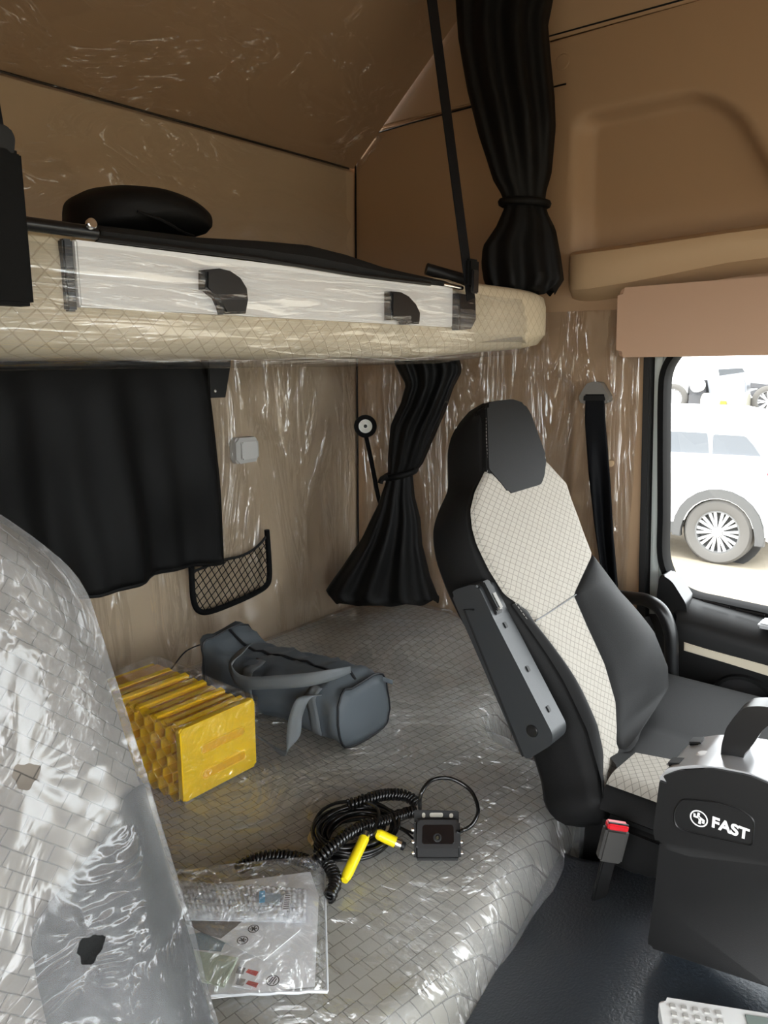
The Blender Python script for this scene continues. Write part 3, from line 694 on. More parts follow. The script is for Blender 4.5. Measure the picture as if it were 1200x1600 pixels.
# armrest folded up along the side
AX = 1.004
am = slab('armrest', rounded([X(u, v, AX) for u, v in ((705, 930), (709, 922), (738, 913), (748, 917), (772, 968), (864, 1148), (862, 1164), (826, 1186), (816, 1184))], .008), (.046, 0, 0), ARM, ps, .006, 3)
tube('groove', [X(741, 953, AX-.001), X(725, 952, AX-.001), X(817, 1182, AX-.001)], .0018, BLK, am, 5)
disc('cap', X(832, 1142, AX), (-1, 0, 0), .010, .003, BLKS, am, 20)
nA = (X(864, 1148, AX)-X(772, 968, AX)).normalized(); upA = nA.cross(V((1, 0, 0))); upA = upA if upA.y < 0 else -upA
AM = Matrix((V((1, 0, 0)), nA, upA)).transposed()
for u, v, sx, sy in ((758, 934, .018, .050), (766, 958, .020, .014)):
    box('slot', X(u, v, AX)+V((.018, 0, 0))+upA*-.001, (sx, sy, .012), BLK, am, .002, AM)
box('release_lever', X(762, 945, AX)+V((.020, 0, 0))+upA*.003, (.012, .03, .010), GUIDE, am, .002, AM)
for f, w2 in ((.08, .008), (.47, .008), (.82, .008)):
    p = X(772, 968, AX).lerp(X(864, 1148, AX), f)
    box('screw_hole', p+V((.02, 0, 0)), (.008, .010, .004), BLK, am, .001, AM)
# cushion
def cys(x): return .435+.085*sm(1.12, 1.22, x)
def cush(i, j):
    x = lerp(1.062, 1.60, i); y = lerp(cys(x), -.08, j)
    ex = min(i, 1-i)*.538; q = min(1, ex/.05); qf = min(1, (1-j)*.515/.06)
    z = .735+.045*math.sqrt(max(0, 1-(1-q)**2))*math.sqrt(max(0, 1-(1-qf)**2))+.018*abs(i-.5)*2
    return V((x, y, z))
grid('cushion_top', cush, 40, 40, CHAR, ps)
box('cushion_side', (1.331, .18, .70), (.534, .51, .085), CHAR, ps, .012, seg=3)
def cins(i, j):
    y = lerp(.433, -.0, j); xl = 1.078; xr = 1.185+.33*(.47-y); x = lerp(xl, xr, i)
    a_ = (x-1.062)/.538; p = cush(a_, (cys(x)-y)/(cys(x)+.08))
    return (p+V((0, 0, .0045)), (x, y))
grid('cushion_insert', cins, 24, 30, SEATF, ps)
box('seat_base', (1.40, .22, .33), (.40, .5, .66), BLK, ps, .02)
box('side_cover', (1.225, .43, .55), (.06, .2, .34), BLK, ps, .015)
# buckle
bu = thing('belt_buckle', (1.0, .38, .66), 'seat belt buckle with a red release button beside the seat cushion', 'buckle')
Pb = D(957, 1318, 1.03); Pt = D(966, 1283, 1.03); ub_ = (Pt-Pb).normalized(); rb = (RT-ub_*RT.dot(ub_)+V((0, 0, -.25))).normalized(); rb = (rb-ub_*rb.dot(ub_)).normalized(); nb = rb.cross(ub_)
BM_ = Matrix((rb, ub_, nb)).transposed()
box('buckle_body', Pb, (.036, .056, .020), M('buckle plastic', (.05, .048, .045), .5), bu, .004, BM_)
box('release_button', Pb+ub_*.030, (.031, .010, .016), RED, bu, .002, BM_)
box('slot', Pb+ub_*.0355+nb*.004, (.030, .002, .003), BLK, bu, 0, BM_)
box('stalk', Pb-ub_*.06, (.020, .08, .01), BLK, bu, .002, BM_)

# ------------------------------------------------------------------ driver seat (foreground)
ds = thing('driver_seat', (.10, .3, 0), 'driver seat backrest in the foreground wrapped in milky torn plastic film', 'seat')
QO, QE, QN = V((0, .5, .855)), V((0, .24, .971)).normalized(), V((0, -.971, .24)).normalized()
def dst(u, v):
    p = plane(u, v, QO, QN)-QO; return (p.dot(QE), p.x)
def QP(s, t, h=0): return QO+V((s, 0, 0))+QE*t+QN*h
XC = .09
RD = sorted([dst(u, v) for u, v in ((-2, 790), (60, 835), (100, 868), (130, 903), (146, 945), (170, 1030), (192, 1115), (214, 1200), (238, 1290), (268, 1385), (298, 1480), (322, 1560), (336, 1600))])
t1 = RD[-1][0]; RD = [(-.35, RD[0][1]+.03)]+RD+[(t1+.03, RD[-1][1]-.04), (t1+.06, XC+.12), (t1+.10, XC+.11), (t1+.24, XC+.10), (t1+.27, XC+.06)]
LD = [(t, 2*XC-s) for t, s in RD]
def hD(s, t):
    hw = curve1(RD, t)-XC; k = min(1, abs(s-XC)/max(.05, hw))
    return .02*k**3*sm(.5, .1, t)-.030*sm(.80, 1.0, k)+.012*math.sin(max(0, min(1, t/.5))*math.pi)
rings = []
for j in range(61):
    t = lerp(-.35, RD[-1][0], j/60); r = smooth_curve(RD, t); l = 2*XC-r; e = max(0, (j-55)/5); k = math.sqrt(max(.03, 1-.9*e*e))
    ring = [QP(lerp(l, r, q/24), t, hD(lerp(l, r, q/24), t)-(1-k)*.05) for q in range(25)]
    ring += [QP(r+.002, t, -.05), QP(r-.004, t, -.10*k), QP(r-.03, t, -.125*k), QP(l+.03, t, -.125*k), QP(l+.004, t, -.10*k), QP(l-.002, t, -.05)]
    rings.append(ring)
uvs = [((p-QO).x, (p-QO).dot(QE)) for r in rings for p in r]
dback = loft('backrest', rings, SEATD, ds, True, 0, uvs)
DB = sorted([dst(u, v) for u, v in ((180, 1243), (154, 1282), (113, 1333), (67, 1388), (34, 1430), (30, 1467), (42, 1530), (60, 1600))])
DB = [(-.34, DB[0][1]+.03)]+DB
def dpatch(i, j):
    t = lerp(-.34, DB[-1][0], j); l, r = curve1(DB, t), curve1(RD, t)+.0005; s = lerp(l, max(l+.001, r), i); return QP(s, t, hD(s, t)+.007)
grid('side_bolster', dpatch, 30, 50, CHAR, ds)
hA, hB = dst(110, 1466), dst(14, 1205)
def filmd(i, j):
    t = lerp(-.34, RD[-1][0]-.005, j); r = smooth_curve(RD, t); l = 2*XC-r+.01
    if i < .88:
        s = lerp(l, r, i/.88); h = hD(s, t)+.015
    else:
        k = (i-.88)/.12; s = r+.010*math.sin(min(1, k*2)*1.57); h = hD(r, t)+.015-.11*k
    for (tt, ss), rr in ((hA, .0105), (hB, .0095)):        # pull vertices onto the torn edge
        d0 = math.hypot(t-tt, s-ss)
        if d0 < .03:
            a0 = math.atan2(t-tt, s-ss); r0_ = rr*(1+.15*math.sin(a0*3+1)+.08*math.sin(a0*7))
            if abs(d0-r0_) < .0022: t, s = tt+math.sin(a0)*r0_, ss+math.cos(a0)*r0_
    dst_ = min(math.hypot(t-hA[0], s-hA[1]), math.hypot(t-hB[0], s-hB[1]))
    pk = sm(.09, .0, dst_)
    ang_ = math.atan2(t-hA[0], s-hA[1]) if abs(t-hA[0]) < .1 else math.atan2(t-hB[0], s-hB[1])
    h += .003*ridge(s*9+t*5, t*5-s*3, 2)+.0008*ridge(s*40, t*22, 5)+.0012*pk*math.sin(ang_*11)*sm(.008, .03, dst_)
    return QP(s, t, h)
def hole(i, j):
    t = lerp(-.34, RD[-1][0]-.005, j+.0015); r = smooth_curve(RD, t); s = lerp(2*XC-r+.01, r, min(1, (i+.0017)/.88))
    for (tt, ss), rr in ((hA, .0105), (hB, .0095)):
        a_ = math.atan2(t-tt, s-ss)
        if math.hypot(t-tt, s-ss) < rr*(1+.15*math.sin(a_*3+1)+.08*math.sin(a_*7)): return True
    return False
grid('plastic_cover', filmd, 300, 330, FILMS, ds, 0, hole)
box('seat_cushion', (XC, .25, .62), (.5, .55, .14), CHAR, ds, .04, seg=3)
box('seat_base', (XC, .25, .28), (.42, .45, .55), BLK, ds, .02)

# ------------------------------------------------------------------ gear selector console
GX = .86
sh = thing('gear_selector', (GX+.05, .2, .72), 'black gear selector console with silver bezel and printed emblem', 'gear selector')
def gx(px, x=GX): return [X(u, v, x) for u, v in px]
col_px = [(1031, 1312), (1022, 1400), (1012, 1470), (1013, 1480), (1200, 1542), (1320, 1585), (1320, 1370), (1200, 1345)]
slab('column', rounded(gx(col_px, GX+.006), .006), (.085, 0, 0), CHARS, sh, .012, 3)
hs_px = [(1031, 1215), (1025, 1262), (1020, 1300), (1026, 1322), (1075, 1338), (1135, 1354), (1200, 1364), (1330, 1380), (1330, 1330), (1270, 1265), (1225, 1235), (1170, 1212), (1110, 1201), (1060, 1204)]
hs = slab('housing', rounded(gx(hs_px), .008), (.105, 0, 0), CHARS, sh, .008, 3)
bz_px = [(1029, 1216), (1044, 1200), (1085, 1195), (1125, 1198), (1170, 1207), (1225, 1230), (1275, 1262), (1340, 1330), (1335, 1345), (1270, 1277), (1222, 1247), (1170, 1224), (1110, 1212), (1060, 1214), (1032, 1226)]
bz = slab('bezel', rounded(gx(bz_px, GX+.004), .004), (.095, 0, 0), SILV, sh, .004, 3)
up = V((0, 0, 1))
gt = gx([(1105, 1197), (1140, 1199), (1180, 1208), (1225, 1229)], GX+.052)
gts = [p+up*.0045 for p in cr(gt, 6)]
v_ = [q for p in gts for q in (p+V((-.012, 0, .0)), p+V((.012, 0, .0)))]
ob('gate_slot', v_, [(2*i, 2*i+1, 2*i+3, 2*i+2) for i in range(len(gts)-1)], BLKS, sh)
for u, v, dx in ((1049, 1200, .018), (1056, 1197, .078)):
    p = X(u, v, GX+.004)+V((dx, 0, -.0005)); box('push_button', p, (.022, .020, .006), BLK, sh, .003, Matrix.Rotation(-.3, 3, 'X'))
disc('white_knob', X(1096, 1196, GX+.03)+V((.01, 0, .002)), (0, .2, 1), .010, .010, WHITE, sh, 20, .004)
lv = [(1124, 1206), (1127, 1165), (1134, 1138), (1150, 1116), (1166, 1104), (1190, 1103), (1225, 1110), (1250, 1125), (1240, 1140), (1205, 1130), (1190, 1142), (1176, 1165), (1161, 1180), (1163, 1206)]
slab('lever', rounded(gx(lv, GX+.038), .006), (.030, 0, 0), BLKS, sh, .008, 3)
# emblem panel line, emblem, lettering
pl = [(1066, 1248), (1120, 1253), (1160, 1266), (1179, 1281), (1176, 1322), (1130, 1312), (1085, 1302), (1059, 1294), (1053, 1282), (1054, 1265)]
tube('panel_groove', rounded(gx(pl, GX-.0004), .006, 4), .0010, BLKS, hs, 5, True)
ec = X(1092, 1279, GX-.0005); Rr, Ru = V((0, -1, 0)), V((0, 0, 1))
def flatring(name, c, r0, r1, mat, parent, right, upv, seg=30):
    n = V(right).cross(V(upv)); vs_, fc = [], []
    for k in range(seg):
        d_ = V(right)*math.cos(2*math.pi*k/seg)+V(upv)*math.sin(2*math.pi*k/seg); vs_ += [c+d_*r0, c+d_*r1]
    for k in range(seg): j = (k+1) % seg; fc.append((2*k, 2*k+1, 2*j+1, 2*j))
    return ob(name, vs_, fc, mat, parent)
flatring('emblem_ring', ec, .0087, .0102, WHITEINK, hs, Rr, Ru)
def stroke(name, pts, c, wd, mat, parent, right, upv):
    P = [c+V(right)*x+V(upv)*y for x, y in pts]; n = V(right).cross(V(upv)); vs_, fc = [], []
    for i, p in enumerate(P):
        t = (P[min(i+1, len(P)-1)]-P[max(i-1, 0)]).normalized(); a_ = n.cross(t).normalized()*wd; vs_ += [p-a_, p+a_]
    fc = [(2*i, 2*i+1, 2*i+3, 2*i+2) for i in range(len(P)-1)]
    return ob(name, vs_, fc, mat, parent)
k = .001
stroke('emblem_stroke', [(-5*k, 4.5*k), (-5.5*k, 1*k), (0, 1*k), (1.5*k, -2*k), (1*k, -6.5*k)], ec, .0014, WHITEINK, hs, Rr, Ru)
stroke('emblem_stroke', [(5*k, -4.5*k), (5.5*k, -.5*k), (.5*k, 1.5*k), (-1*k, 3.5*k), (-.5*k, 7*k)], ec, .0014, WHITEINK, hs, Rr, Ru)
text('lettering', 'FAST', .0185, Rr, Ru, X(1111, 1291, GX-.0004), WHITEINK, hs, .0003, .0006)

# remote control
rm = thing('remote_control', Z(1110, 1590, .735), 'white air conditioner remote control lying on the engine cover', 'remote control')
r0, r1 = Z(1028, 1556, .74), Z(1215, 1586, .74); rd = (r1-r0).normalized(); rn = V((rd.y, -rd.x, 0)); 
if rn.dot(FH) > 0: rn = -rn
rl = .16
slab('shell', rounded([r0, r0+rd*rl, r0+rd*rl+rn*.048, r0+rn*.048], .010), (0, 0, -.018), WHITE, rm, .005, 3)
for a_ in range(5):
    for b_ in range(3):
        box('button', r0+rd*(.014+a_*.012)+rn*(.012+b_*.011)+V((0, 0, .0008)), (.006, .006, .002), GREYP, rm, .0005, Matrix((rd, rn, V((0, 0, -1)))).transposed())
box('display', r0+rd*.115+rn*.022+V((0, 0, .0004)), (.050, .03, .0016), M('grey lcd', (.22, .26, .24), .2), rm, .0005, Matrix((rd, rn, V((0, 0, -1)))).transposed())

# ------------------------------------------------------------------ things on the mattress
TOP = MZ+.013
# wheel chock block
ch = thing('wheel_chock', (.80, 1.2, TOP), 'bright yellow ribbed plastic wheel chock with honeycomb sides in clear wrap', 'wheel chock')
cx0, cx1, cy0, cy1, cz1 = .722, .886, 1.05, 1.36, TOP+.138
bm = bmesh.new()
fp = [V((cx0-.002, cy0, TOP)), V((cx1+.002, cy0, TOP)), V((cx1+.002, cy0, cz1)), V((cx0-.002, cy0, cz1))]
slab('end_plate', rounded(fp, .006), (0, .012, 0), YEL, ch, .003, 3)
for fz in (.60, .24):
    z = TOP+.138*fz
    pp = [V((cx0+.040, cy0-.0006, z-.008)), V((cx1-.024, cy0-.0006, z-.008)), V((cx1-.024, cy0-.0006, z+.010)), V((cx0+.040, cy0-.0006, z+.010))]
    out_ = rounded(pp, .009, 5); in_ = [p+V((0, .0005, 0)) for p in out_]
    slab('grip_slot', out_, (0, .004, 0), M('shaded yellow slot', (.86, .45, .005), .45), ch, 0)  # flush patch; the shade of the recess is put into its deeper yellow
    tube('slot_lip', out_, .0016, YEL, ch, 5, True)
# honeycomb side (hex wall lattice) over a core
box('core', ((cx0+cx1)/2+.008, (cy0+cy1)/2, TOP+.066), (cx1-cx0-.022, cy1-cy0-.012, .126), M('shaded yellow core', (.80, .38, .006), .5), ch, .002)  # same yellow plastic, with the shade deep in the cells put into its colour
hexes = []; hr = .0185
for a_ in range(-1, 10):
    for b_ in range(0, 6):
        yc = cy0+.03+a_*hr*1.732+(b_ % 2)*hr*.866; zc = TOP+.008+b_*hr*1.5
        if yc > cy1-.01 or zc > cz1-.014 or yc < cy0+.018: continue
        hexes.append((yc, zc))
vs_, fc = [], []
for yc, zc in hexes:
    k0 = len(vs_)
    for q in range(6):
        an = math.pi/3*q+math.pi/6; c_, s_ = math.cos(an), math.sin(an)
        vs_ += [V((cx0, yc+c_*hr*1.0, zc+s_*hr)), V((cx0, yc+c_*hr*.88, zc+s_*hr*.88)), V((cx0+.0185, yc+c_*hr*.84, zc+s_*hr*.84))]
    for q in range(6):
        j = (q+1) % 6; fc += [(k0+q*3, k0+j*3, k0+j*3+1, k0+q*3+1), (k0+q*3+1, k0+j*3+1, k0+j*3+2, k0+q*3+2)]
ob('honeycomb', vs_, fc, YEL, ch, 30)
# ribs across the top
for k_ in range(11):
    y = cy0+.020+k_*.0285; zt = cz1-.004-.004*(k_ % 2)-.012*sm(.5, 1, k_/11)
    box('rib', ((cx0+cx1)/2, y+.007, zt-.004), (cx1-cx0-.006, .017, .016), YEL, ch, .004, Matrix.Rotation(.22, 3, 'X'))
def chfilm(i, j):
    # wrap running: left side -> top, then the end plate
    y = lerp(cy0-.004, cy1+.004, i); k = j*3
    if k < 1: p = V((cx0-.007, y, lerp(TOP, cz1+.002, k))); n = V((-1, 0, 0))
    elif k < 2: p = V((lerp(cx0-.007, cx1+.007, k-1), y, cz1+.006)); n = V((0, 0, 1))
    else: p = V((cx1+.007, y, lerp(cz1+.002, TOP, k-2))); n = V((1, 0, 0))
    return p+n*(.002*ridge(p.y*22, p.z*22, p.x*22)-.004*math.sin(math.pi*(k % 1))*.8)
wrp = grid('plastic_wrap', chfilm, 40, 48, FILMC, ch)
def chend(i, j):
    p = V((lerp(cx0-.004, cx1+.004, i), cy0-.004, lerp(TOP, cz1+.003, j))); return p+V((0, -.003*ridge(p.x*25, p.z*25, 4), 0))
grid('plastic_wrap', chend, 24, 24, FILMC, ch)

# grey duffel bag
bagA, bagB = V((1.095, .955, TOP)), V((1.085, 1.36, TOP))
bg_ = thing('duffel_bag', (1.09, 1.15, TOP), 'slate grey nylon duffel bag with webbing handles beside the yellow chock', 'bag')
def bagring(f, ex=0):
    c = bagA.lerp(bagB, f)+V((.012*math.sin(f*5), 0, 0)); w_ = .078+.010*math.sin(f*math.pi)-.004*f; h_ = (.138-.014*sm(0, .3, f)*sm(1, .75, f)+.018*sm(.8, 1, f)-.010*sm(.12, 0, f))
    ring = []
    for q in range(28):
        an = 2*math.pi*q/28; ca, sa = math.cos(an), math.sin(an)
        px_ = math.copysign(abs(ca)**.55, ca)*w_; pz_ = math.copysign(abs(sa)**.6, sa)*h_/2+h_/2
        k_ = 1+.07*nz(f*6+ca, sa*2, 3)+.09*nz(f*13, ca*2, sa*2+7)+.05*nz(f*26, ca*3, sa*3)
        ring.append(c+V((px_*k_-.012*(pz_/h_-.5), 0, max(.0, pz_*k_))))
    return ring
rings = [bagring(f) for f in [0]+[k_/30 for k_ in range(31)]+[1]]
rings[0] = [p.lerp(bagA+V((0, -.006, .07)), .25)+V((0, -.008, 0)) for p in rings[0]]; rings[-1] = [p.lerp(bagB+V((0, .01, .08)), .3)+V((0, .015, 0)) for p in rings[-1]]
loft('bag_body', rings, BAGG, bg_, True, 0)
def grow(r, k_): 
    c = sum(r, V((0, 0, 0)))/len(r); return [c+(p-c)*k_ for p in r]
tube('piping', grow(bagring(.0), 1.01), .0026, BAGD, bg_, 6, True)
tube('piping', grow(bagring(.97), 1.015), .0026, BAGD, bg_, 6, True)
tz_ = [bagring(f)[7]+V((0, 0, .001)) for f in [k_/20 for k_ in range(1, 20)]]
tube('zip', tz_, .0035, BAGD, bg_, 6)
def ribbon(name, pts, wv, mat, parent, th=.0018):
    P = cr(pts, 8); W_ = cr(wv, 8) if len(wv) > 1 else [V(wv[0])]*len(P)
    def fn(i, j): q = min(len(P)-1, int(round(j*(len(P)-1)))); return P[q]+W_[min(q, len(W_)-1)]*(i-.5)
    return grid(name, fn, 3, len(P)-1, mat, parent, 0, thick=th)
def bd(u, v, o=0): return D(u, v, curve1([(300, 1.60), (400, 1.49), (470, 1.42), (555, 1.365)], u)+o)
upw = V((0, 0, .028))
ribbon('handle', [D(384, 1010, 1.60), bd(368, 1028, .02), bd(362, 1048, -.02), bd(380, 1066, -.03), bd(430, 1066, -.03), bd(480, 1062, -.02), bd(520, 1054, 0), bd(548, 1046, .05)], [V((.025, -.01, .01)), V((.022, -.015, .015)), V((0, 0, .03)), upw, upw, upw, upw*.8, upw*.5], BAGW, bg_)
ribbon('handle', [bd(494, 1086, .015), bd(474, 1092, -.015), bd(462, 1120, -.03), bd(458, 1150, -.04), bd(446, 1176, -.05), bd(425, 1168, -.02), bd(398, 1150, .0)], [RT*.022, RT*.026, RT*.026, RT*.026, V((0, 0, .012)), V((0, 0, .012)), V((0, 0, .012))], BAGW, bg_)
ribbon('strap_patch', [bagring(.17)[k_]+V((-.0025, -.001, .001)) for k_ in (10, 11, 12, 13, 14, 15, 16, 17)], [V((0, .028, 0))], BAGW, bg_)
ribbon('strap_patch', [bagring(.62)[k_]+V((-.0025, -.001, .001)) for k_ in (8, 9, 10, 11, 12, 13, 14, 15, 16, 17)], [V((0, .028, 0))], BAGW, bg_)
tube('shoulder_cord', cr([bagring(.97)[11], D(290, 1018, 1.72), D(268, 1045, 1.70), D(248, 1068, 1.68)], 5), .0018, BAGD, bg_, 5)
ribbon('end_tab', [bagring(.0)[5]+V((0, -.010, -.008)), bagring(.0)[4]+V((.004, -.014, -.012)), bagring(.0)[3]+V((.012, -.012, -.010))], [V((0, 0, .010))], BAGG, bg_)

# reversing camera
cm = thing('reversing_camera', Z(684, 1345, TOP), 'small square black reversing camera with a metal bracket and side screws', 'camera')
cR = RT.copy(); cN0 = (-FH*.80+V((0, 0, .60))).normalized(); cU = cN0.cross(cR).normalized(); cU = cU if cU.z > 0 else -cU
CM_ = Matrix((cR, cU, cN0)).transposed()
def plc(u, v, h=0):
    base = D(684, 1334, 1.055); p = plane(u, v, base, cN0); return p+cN0*h
bw_ = (plc(720, 1320)-plc(647, 1320)).length
cc_ = plc(683.5, 1312)
body_h = (plc(684, 1276)-plc(684, 1340)).length
hb = box('housing', cc_-cN0*.012, (bw_, body_h, .030), BLK, cm, .005, CM_, 3)
bo = [plc(u, v, .004) for u, v in ((652, 1281), (716, 1281), (718, 1326), (650, 1326))]
slab('bezel', rounded(bo, .004), cN0*-.006, BLKS, cm, .002)
slab('glass', rounded([plc(u, v, .0048) for u, v in ((660, 1289), (708, 1289), (709, 1319), (659, 1319))], .003), cN0*-.003, M('camera glass', (.004, .004, .005), .06, .7), cm, .0008)
ln = disc('lens', plc(683, 1309, .0046), cN0, .0065, .003, BLKS, cm, 24, prof=[(.003, .001), (.0042, .003), (.0058, .003), (.0065, 0)])
disc('lens_glass', plc(683, 1309, .0046), cN0, .003, .0015, M('lens coating', (.05, .045, .03), .1, .8), ln, 16)
br_px = [(648, 1284), (647, 1266), (650, 1264), (716, 1266), (718, 1268), (718, 1284)]
brk = slab('bracket', [plc(u, v, -.012) for u, v in br_px], cN0*-.003, BLK, cm, .001)
for u0, u1, v0, v1 in ((672, 693, 1269, 1276), (660, 665, 1269, 1277), (703, 709, 1270, 1277)):
    slab('bracket_hole', rounded([plc(u, v, -.0115) for u, v in ((u0, v0), (u1, v0), (u1, v1), (u0, v1))], .003), cN0*-.0006, M('bracket hole light', (.34, .32, .27), .7), brk, 0)
for s_ in (-1, 1):
    for f in (-.25, .05, .32):
        disc('screw', cc_+cR*s_*bw_/2-cU*body_h*f-cN0*.006, cR*s_, .0035, .004, CHROME, cm, 12)
tube('camera_cable', cr([plc(657, 1262, -.02), D(658, 1240, 1.09), D(675, 1219, 1.12), D(705, 1217, 1.14), D(735, 1235, 1.13), D(747, 1265, 1.09), D(738, 1288, 1.06), D(722, 1298, 1.05), plc(712, 1300, -.02)], 7), .0032, CABLE, cm, 8)

# cable coil and connectors
cb = thing('cable_coil', Z(560, 1320, TOP), 'tangled coil of glossy black cable beside the camera', 'cable')
loops = []
cen = Z(556, 1308, TOP+.004)
for k_ in range(15):
    a_ = .058+.0016*(k_ % 5)*2.2-.010*(k_ % 3)*.4; b_ = a_*(.82+.05*math.sin(k_)); rot = .5+.1*math.sin(k_*2.1); h = TOP+.006+.0042*(k_//3)
    off = V((.004*math.sin(k_*3), .004*math.cos(k_*2), 0)); c2, s2 = math.cos(rot), math.sin(rot)
    pts = []
    for q in range(37):
        an = 2*math.pi*q/36; x_, y_ = math.cos(an)*a_, math.sin(an)*b_
        p = cen+off+RT*(x_*c2-y_*s2)+FH*(x_*s2+y_*c2)*1.05; p.z = h+.003*math.sin(an*2+k_); pts.append(p)
    loops.append(pts)
tubes('cable_loops', loops, .0034, CABLE, cb, 7)
def spiral(path, r, wire, pitch):
    P = cr(path, 30); out_, ph = [], 0; up_ = V((0, 0, 1))
    for i in range(len(P)-1):
        L_ = (P[i+1]-P[i]).length; t = (P[i+1]-P[i]).normalized(); a_ = t.cross(up_).normalized(); b_ = a_.cross(t); n = max(1, int(L_/pitch*10))
        for q in range(n):
            out_.append(P[i].lerp(P[i+1], q/n)+a_*math.cos(ph)*r+b_*math.sin(ph)*r); ph += 2*math.pi*L_/pitch/n
    return tube_data(out_, wire, 5)
def zz(u, v, h): return Z(u, v, TOP+h)
S1 = [zz(648, 1268, .012), zz(630, 1272, .016), zz(600, 1283, .024), zz(570, 1290, .034), zz(545, 1303, .038), zz(520, 1322, .036), zz(500, 1340, .028), zz(485, 1352, .018)]
S2 = [zz(652, 1255, .012), zz(632, 1243, .018), zz(600, 1242, .03), zz(570, 1250, .036), zz(545, 1258, .034)]
S3 = [zz(500, 1338, .02), zz(516, 1355, .016), zz(524, 1378, .014), zz(514, 1402, .013)]
S4 = [zz(490, 1350, .014), zz(460, 1340, .013), zz(425, 1338, .013), zz(395, 1345, .013), zz(372, 1358, .013)]
for P_ in (S1, S2, S3, S4):
    v_, f_ = spiral(P_, .0078, .0032, .0066); ob('spiral_cable', v_, f_, CABLE, cb, 0)
tube('loose_cable', cr([zz(560, 1252, .04), zz(525, 1255, .03), zz(500, 1270, .015), zz(487, 1300, .008), zz(492, 1330, .008)], 6), .003, CABLE, cb, 7)
tube('loose_cable', cr([zz(572, 1254, .042), zz(588, 1262, .05), zz(592, 1278, .05), zz(584, 1300, .045), zz(578, 1305, .042)], 6), .003, CABLE, cb, 7)
def connector(lab, p0, p1, r, ring_at, tail=None):
    t = thing('cable_connector', (p0+p1)/2-V((0, 0, r)), lab, 'connector', 'yellow cable connectors')
    d_ = p1-p0
    v_, f_ = tube_data([p0+d_*k_ for k_ in (0, .02, .1, .16, .17, .6, .9, .97, 1)], lambda f: r*(.7 if f < .2 else .95 if f < .45 else 1), 14)
    ob('sleeve', v_, f_, YELC, t, 40)
    disc('metal_collar', p1, d_, r*.95, .010, CHROME, t, 18, .001)
    disc('plug_tip', p1+d_.normalized()*.010, d_, r*.8, .006, BLK, t, 16, .001)
    return t
connector('long yellow cable connector slanting over the black coil', zz(538, 1376, .016), zz(569, 1310, .034), .0082, 1)
connector('shorter yellow cable connector pointing at the reversing camera', zz(588, 1302, .036), zz(618, 1316, .024), .0085, 1)
wc = slab('white_plug', rounded([zz(u, v, .02) for u, v in ((599, 1290), (618, 1285), (622, 1291), (618, 1298), (601, 1298))], .002), (0, 0, -.008), WHITE, None, .002)
tag(wc, 'small white plug on the cable next to the camera', 'connector')
tubes('plug_wires', [cr([zz(620, 1290, .016), zz(632, 1296, .014), zz(645, 1302, .018)], 4), cr([zz(621, 1293, .016), zz(634, 1300, .014), zz(645, 1310, .016)], 4)], .002, CABLE, wc, 6)
tt = tube('twist_tie', cr([zz(488, 1300, .012), zz(484, 1310, .008), zz(489, 1318, .012)], 4), .004, M('amber tie', (.55, .40, .18), .5), cb, 6)

# documents in a clear zip bag
DZ = TOP+.002
def dq(px, h, mat, name, lab, cat, group=None, th=.0012, bev=0):
    o = slab(name, [Z(u, v, DZ+h+th) for u, v in px], (0, 0, -th), mat, None, bev); tag(o, lab, cat, group); return o
pa = dq([(270, 1390), (485, 1362), (498, 1400), (492, 1540), (330, 1560)], .003, PAPER, 'paper_sheet', 'large white paper sheet filling the clear document bag', 'paper')
p2 = dq([(272, 1432), (385, 1392), (470, 1452), (412, 1500), (330, 1462)], .006, PAPER, 'leaflet', 'white leaflet with two round star marks under the bubble wrap', 'leaflet')
tag(pa, None, None)
dk = lambda px, h, mat, name, par: slab(name, [Z(u, v, DZ+h) for u, v in px], (0, 0, -.0004), mat, par, 0)
dk([(275, 1434), (340, 1432), (372, 1445), (345, 1466), (318, 1458)], .0076, PRINTG, 'printed_block', p2)
dk([(335, 1440), (360, 1434), (378, 1440), (362, 1452)], .0078, PRINTG, 'printed_block', p2)
for u, v in ((396, 1451), (379, 1469)):
    c = Z(u, v, DZ+.0078); flatring('round_mark', c, .0062, .0075, PRINTK, p2, RT, FH)
    for q in range(3):
        an = q*math.pi/3+.2; stroke('star_stroke', [(-.005*math.cos(an), -.005*math.sin(an)), (.005*math.cos(an), .005*math.sin(an))], c, .0009, PRINTK, p2, RT, FH)
for (u, v), (u2, v2) in (((428, 1468), (436, 1457)), ((413, 1482), (421, 1474))):
    stroke('red_print', [(0, 0), ((u2-u)*.0011, (v-v2)*.0016)], Z(u, v, DZ+.0045), .0028, PRINTR, pa, RT, FH)
p3 = dq([(288, 1462), (322, 1455), (352, 1472), (345, 1486), (300, 1482)], .004, GREYC, 'photo_card', 'dark blue-grey printed card partly under the leaflet', 'card')
p4 = dq([(292, 1482), (372, 1495), (350, 1540), (306, 1530)], .008, GREENC, 'pale_card', 'pale green booklet at the bag lower left corner', 'booklet', None, .004, .001)
p5 = dq([(378, 1502), (408, 1515), (392, 1545), (362, 1540)], .006, PAPER, 'small_card', 'small white card printed with red lettering beside the green booklet', 'card')
for v0 in (1510, 1528):
    dk([(388, v0+4), (404, v0+8), (400, v0+15), (384, v0+9)], .0076, PRINTR, 'red_print', p5)
    dk([(372, v0), (384, v0+2), (380, v0+12), (368, v0+10)], .0076, PRINTG, 'printed_block', p5)
ce_ = Z(426, 1532, DZ+.0046); flatring('round_emblem', ce_, .0072, .0086, PRINTK, pa, RT, FH)
